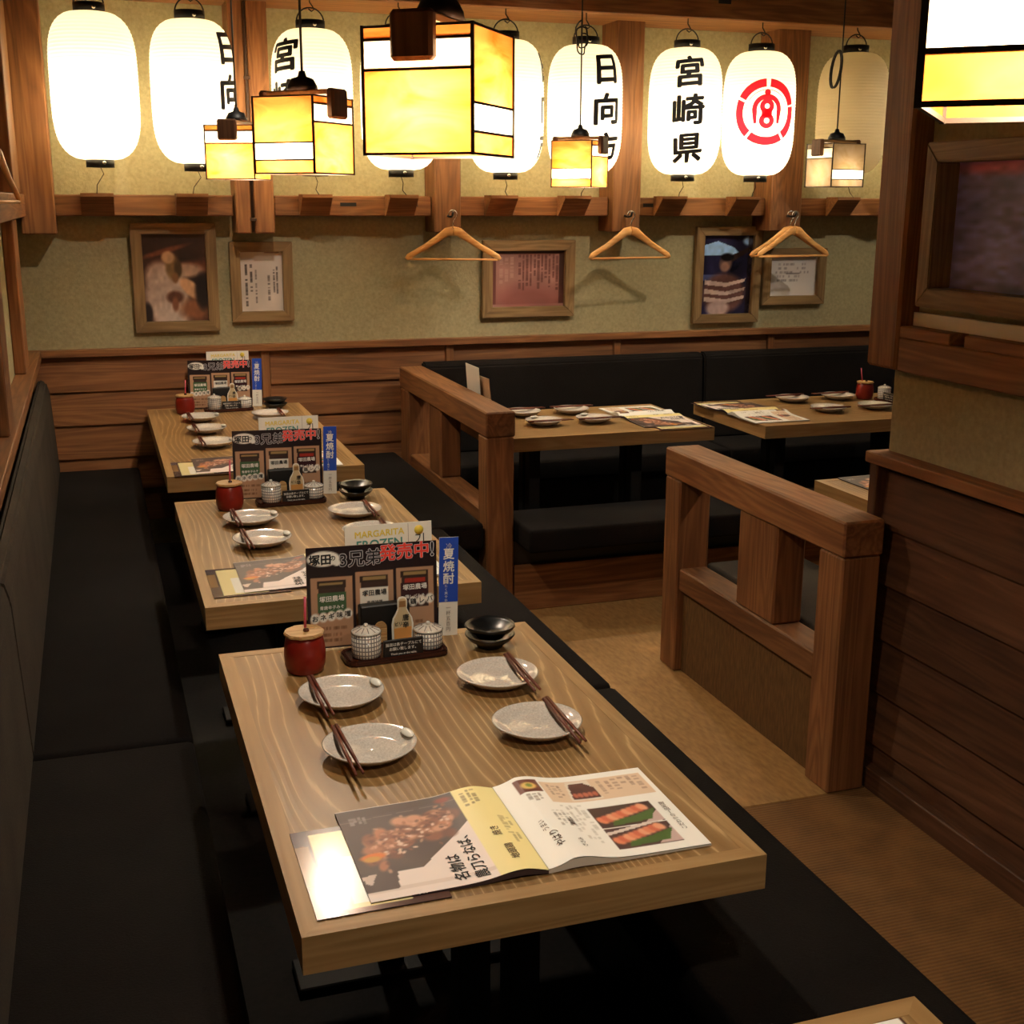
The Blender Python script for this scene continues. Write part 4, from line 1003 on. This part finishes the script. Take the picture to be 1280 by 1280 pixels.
# ---- third table from the plank wall (prototypes), then copies
P = dict(
    jar=red_jar('red lidded jar '+W1, (.381, 2.555, T)),
    tray=tray('dark wooden condiment tray '+W1, (.588, 2.585, T), .04),
    tall=jar('tall checked ceramic jar on the tray '+W1, (.521, 2.572, T+.0115), .033, .056),
    small=jar('short checked ceramic jar on the tray '+W1, (.668, 2.590, T+.0115), .033, .040),
    bottle=bottle_card('bottle shaped cut-out card on the tray '+W1, (.612, 2.606, T+.0235), .04),
    sign=sign('small black notice on the tray '+W1, (.600, 2.552, T+.0115), .06),
    holder=holder('black holder with wooden tag behind the tray '+W1, (.580, 2.652, T), .04),
    poster=poster('black and kraft poster with three jars '+W1, (.560, 2.672, T+.0005), .0),
    blue=blue_card('narrow blue and white drink card '+W1, (.7385, 2.676, T+.0005), .0),
    white=white_card('white drink card behind the poster '+W1, (.607, 2.694, T+.0005), .0),
    menu=menu('open menu booklet '+W1, (.597, 1.738, T), 0),
    card=lam_card('laminated card half under the menu '+W1, (.338, 1.708, T), 0),
)
LBL = {k: o['label'] for k, o in P.items()}
def bowls(x, y, wh):
    bowl('lower black bowl of the stacked pair '+wh, (x, y, T), 0, None); bowl('upper black bowl of the stacked pair '+wh, (x+.001, y, T+.0235), .9, None)
bowls(.812, 2.578, W1)
def table_copy(wh, keys, f, rz, skip=()):
    for k in keys:
        o = P[k]; x, y, z = o.location; X, Y = f(x, y); dup(o, (X, Y, z), o.rotation_euler[2]+rz, LBL[k].replace(W1, wh))
SET = ['jar', 'tray', 'tall', 'small', 'bottle', 'sign', 'holder', 'poster', 'blue', 'white']
table_copy(W2, SET, lambda x, y: (x, y+1.535), 0); table_copy(W2, ['menu', 'card'], lambda x, y: (x, y+1.552), 0); bowls(.812, 4.12, W2)
table_copy(W3, SET, lambda x, y: (x, y+3.535), 0); table_copy(W3, ['menu', 'card'], lambda x, y: (x, y+3.075), 0); bowls(.812, 6.10, W3)
def R90(cx, cy, s):             # table frame turned a quarter
    return lambda x, y: (cx-s*(y-2.127), cy+s*(x-.578))
f4 = R90(2.137, 5.35, 1); f5 = R90(3.41, 5.37, -1)
table_copy(W4, ['poster', 'white', 'holder'], lambda x, y: (f4(x, y)[0]+.06, f4(x, y)[1]), PI/2)
table_copy(W4, ['menu', 'card'], lambda x, y: (f4(x, y)[0]-.045, f4(x, y)[1]-.02), PI/2)
table_copy(W5, ['menu', 'card'], lambda x, y: (f5(x, y)[0]+.0, f5(x, y)[1]-.055), -PI/2)
table_copy(W5, ['tray', 'tall', 'small', 'sign', 'holder'], lambda x, y: f5(x, y), -PI/2)
dup(P['jar'], (3.80, 5.52, T), .5, 'red lidded jar '+W5)
# the corner table and the hidden table keep a menu and a paper
dup(P['menu'], (.62, .96, T), 0, 'open menu booklet on the fourth table from the plank wall')
dup(P['card'], (.80, 1.0, T), 0, 'laminated card on the corner of the fourth table from the plank wall')
dup(P['menu'], (2.86, 3.74, T), 0, 'open menu booklet on the table behind the partition')
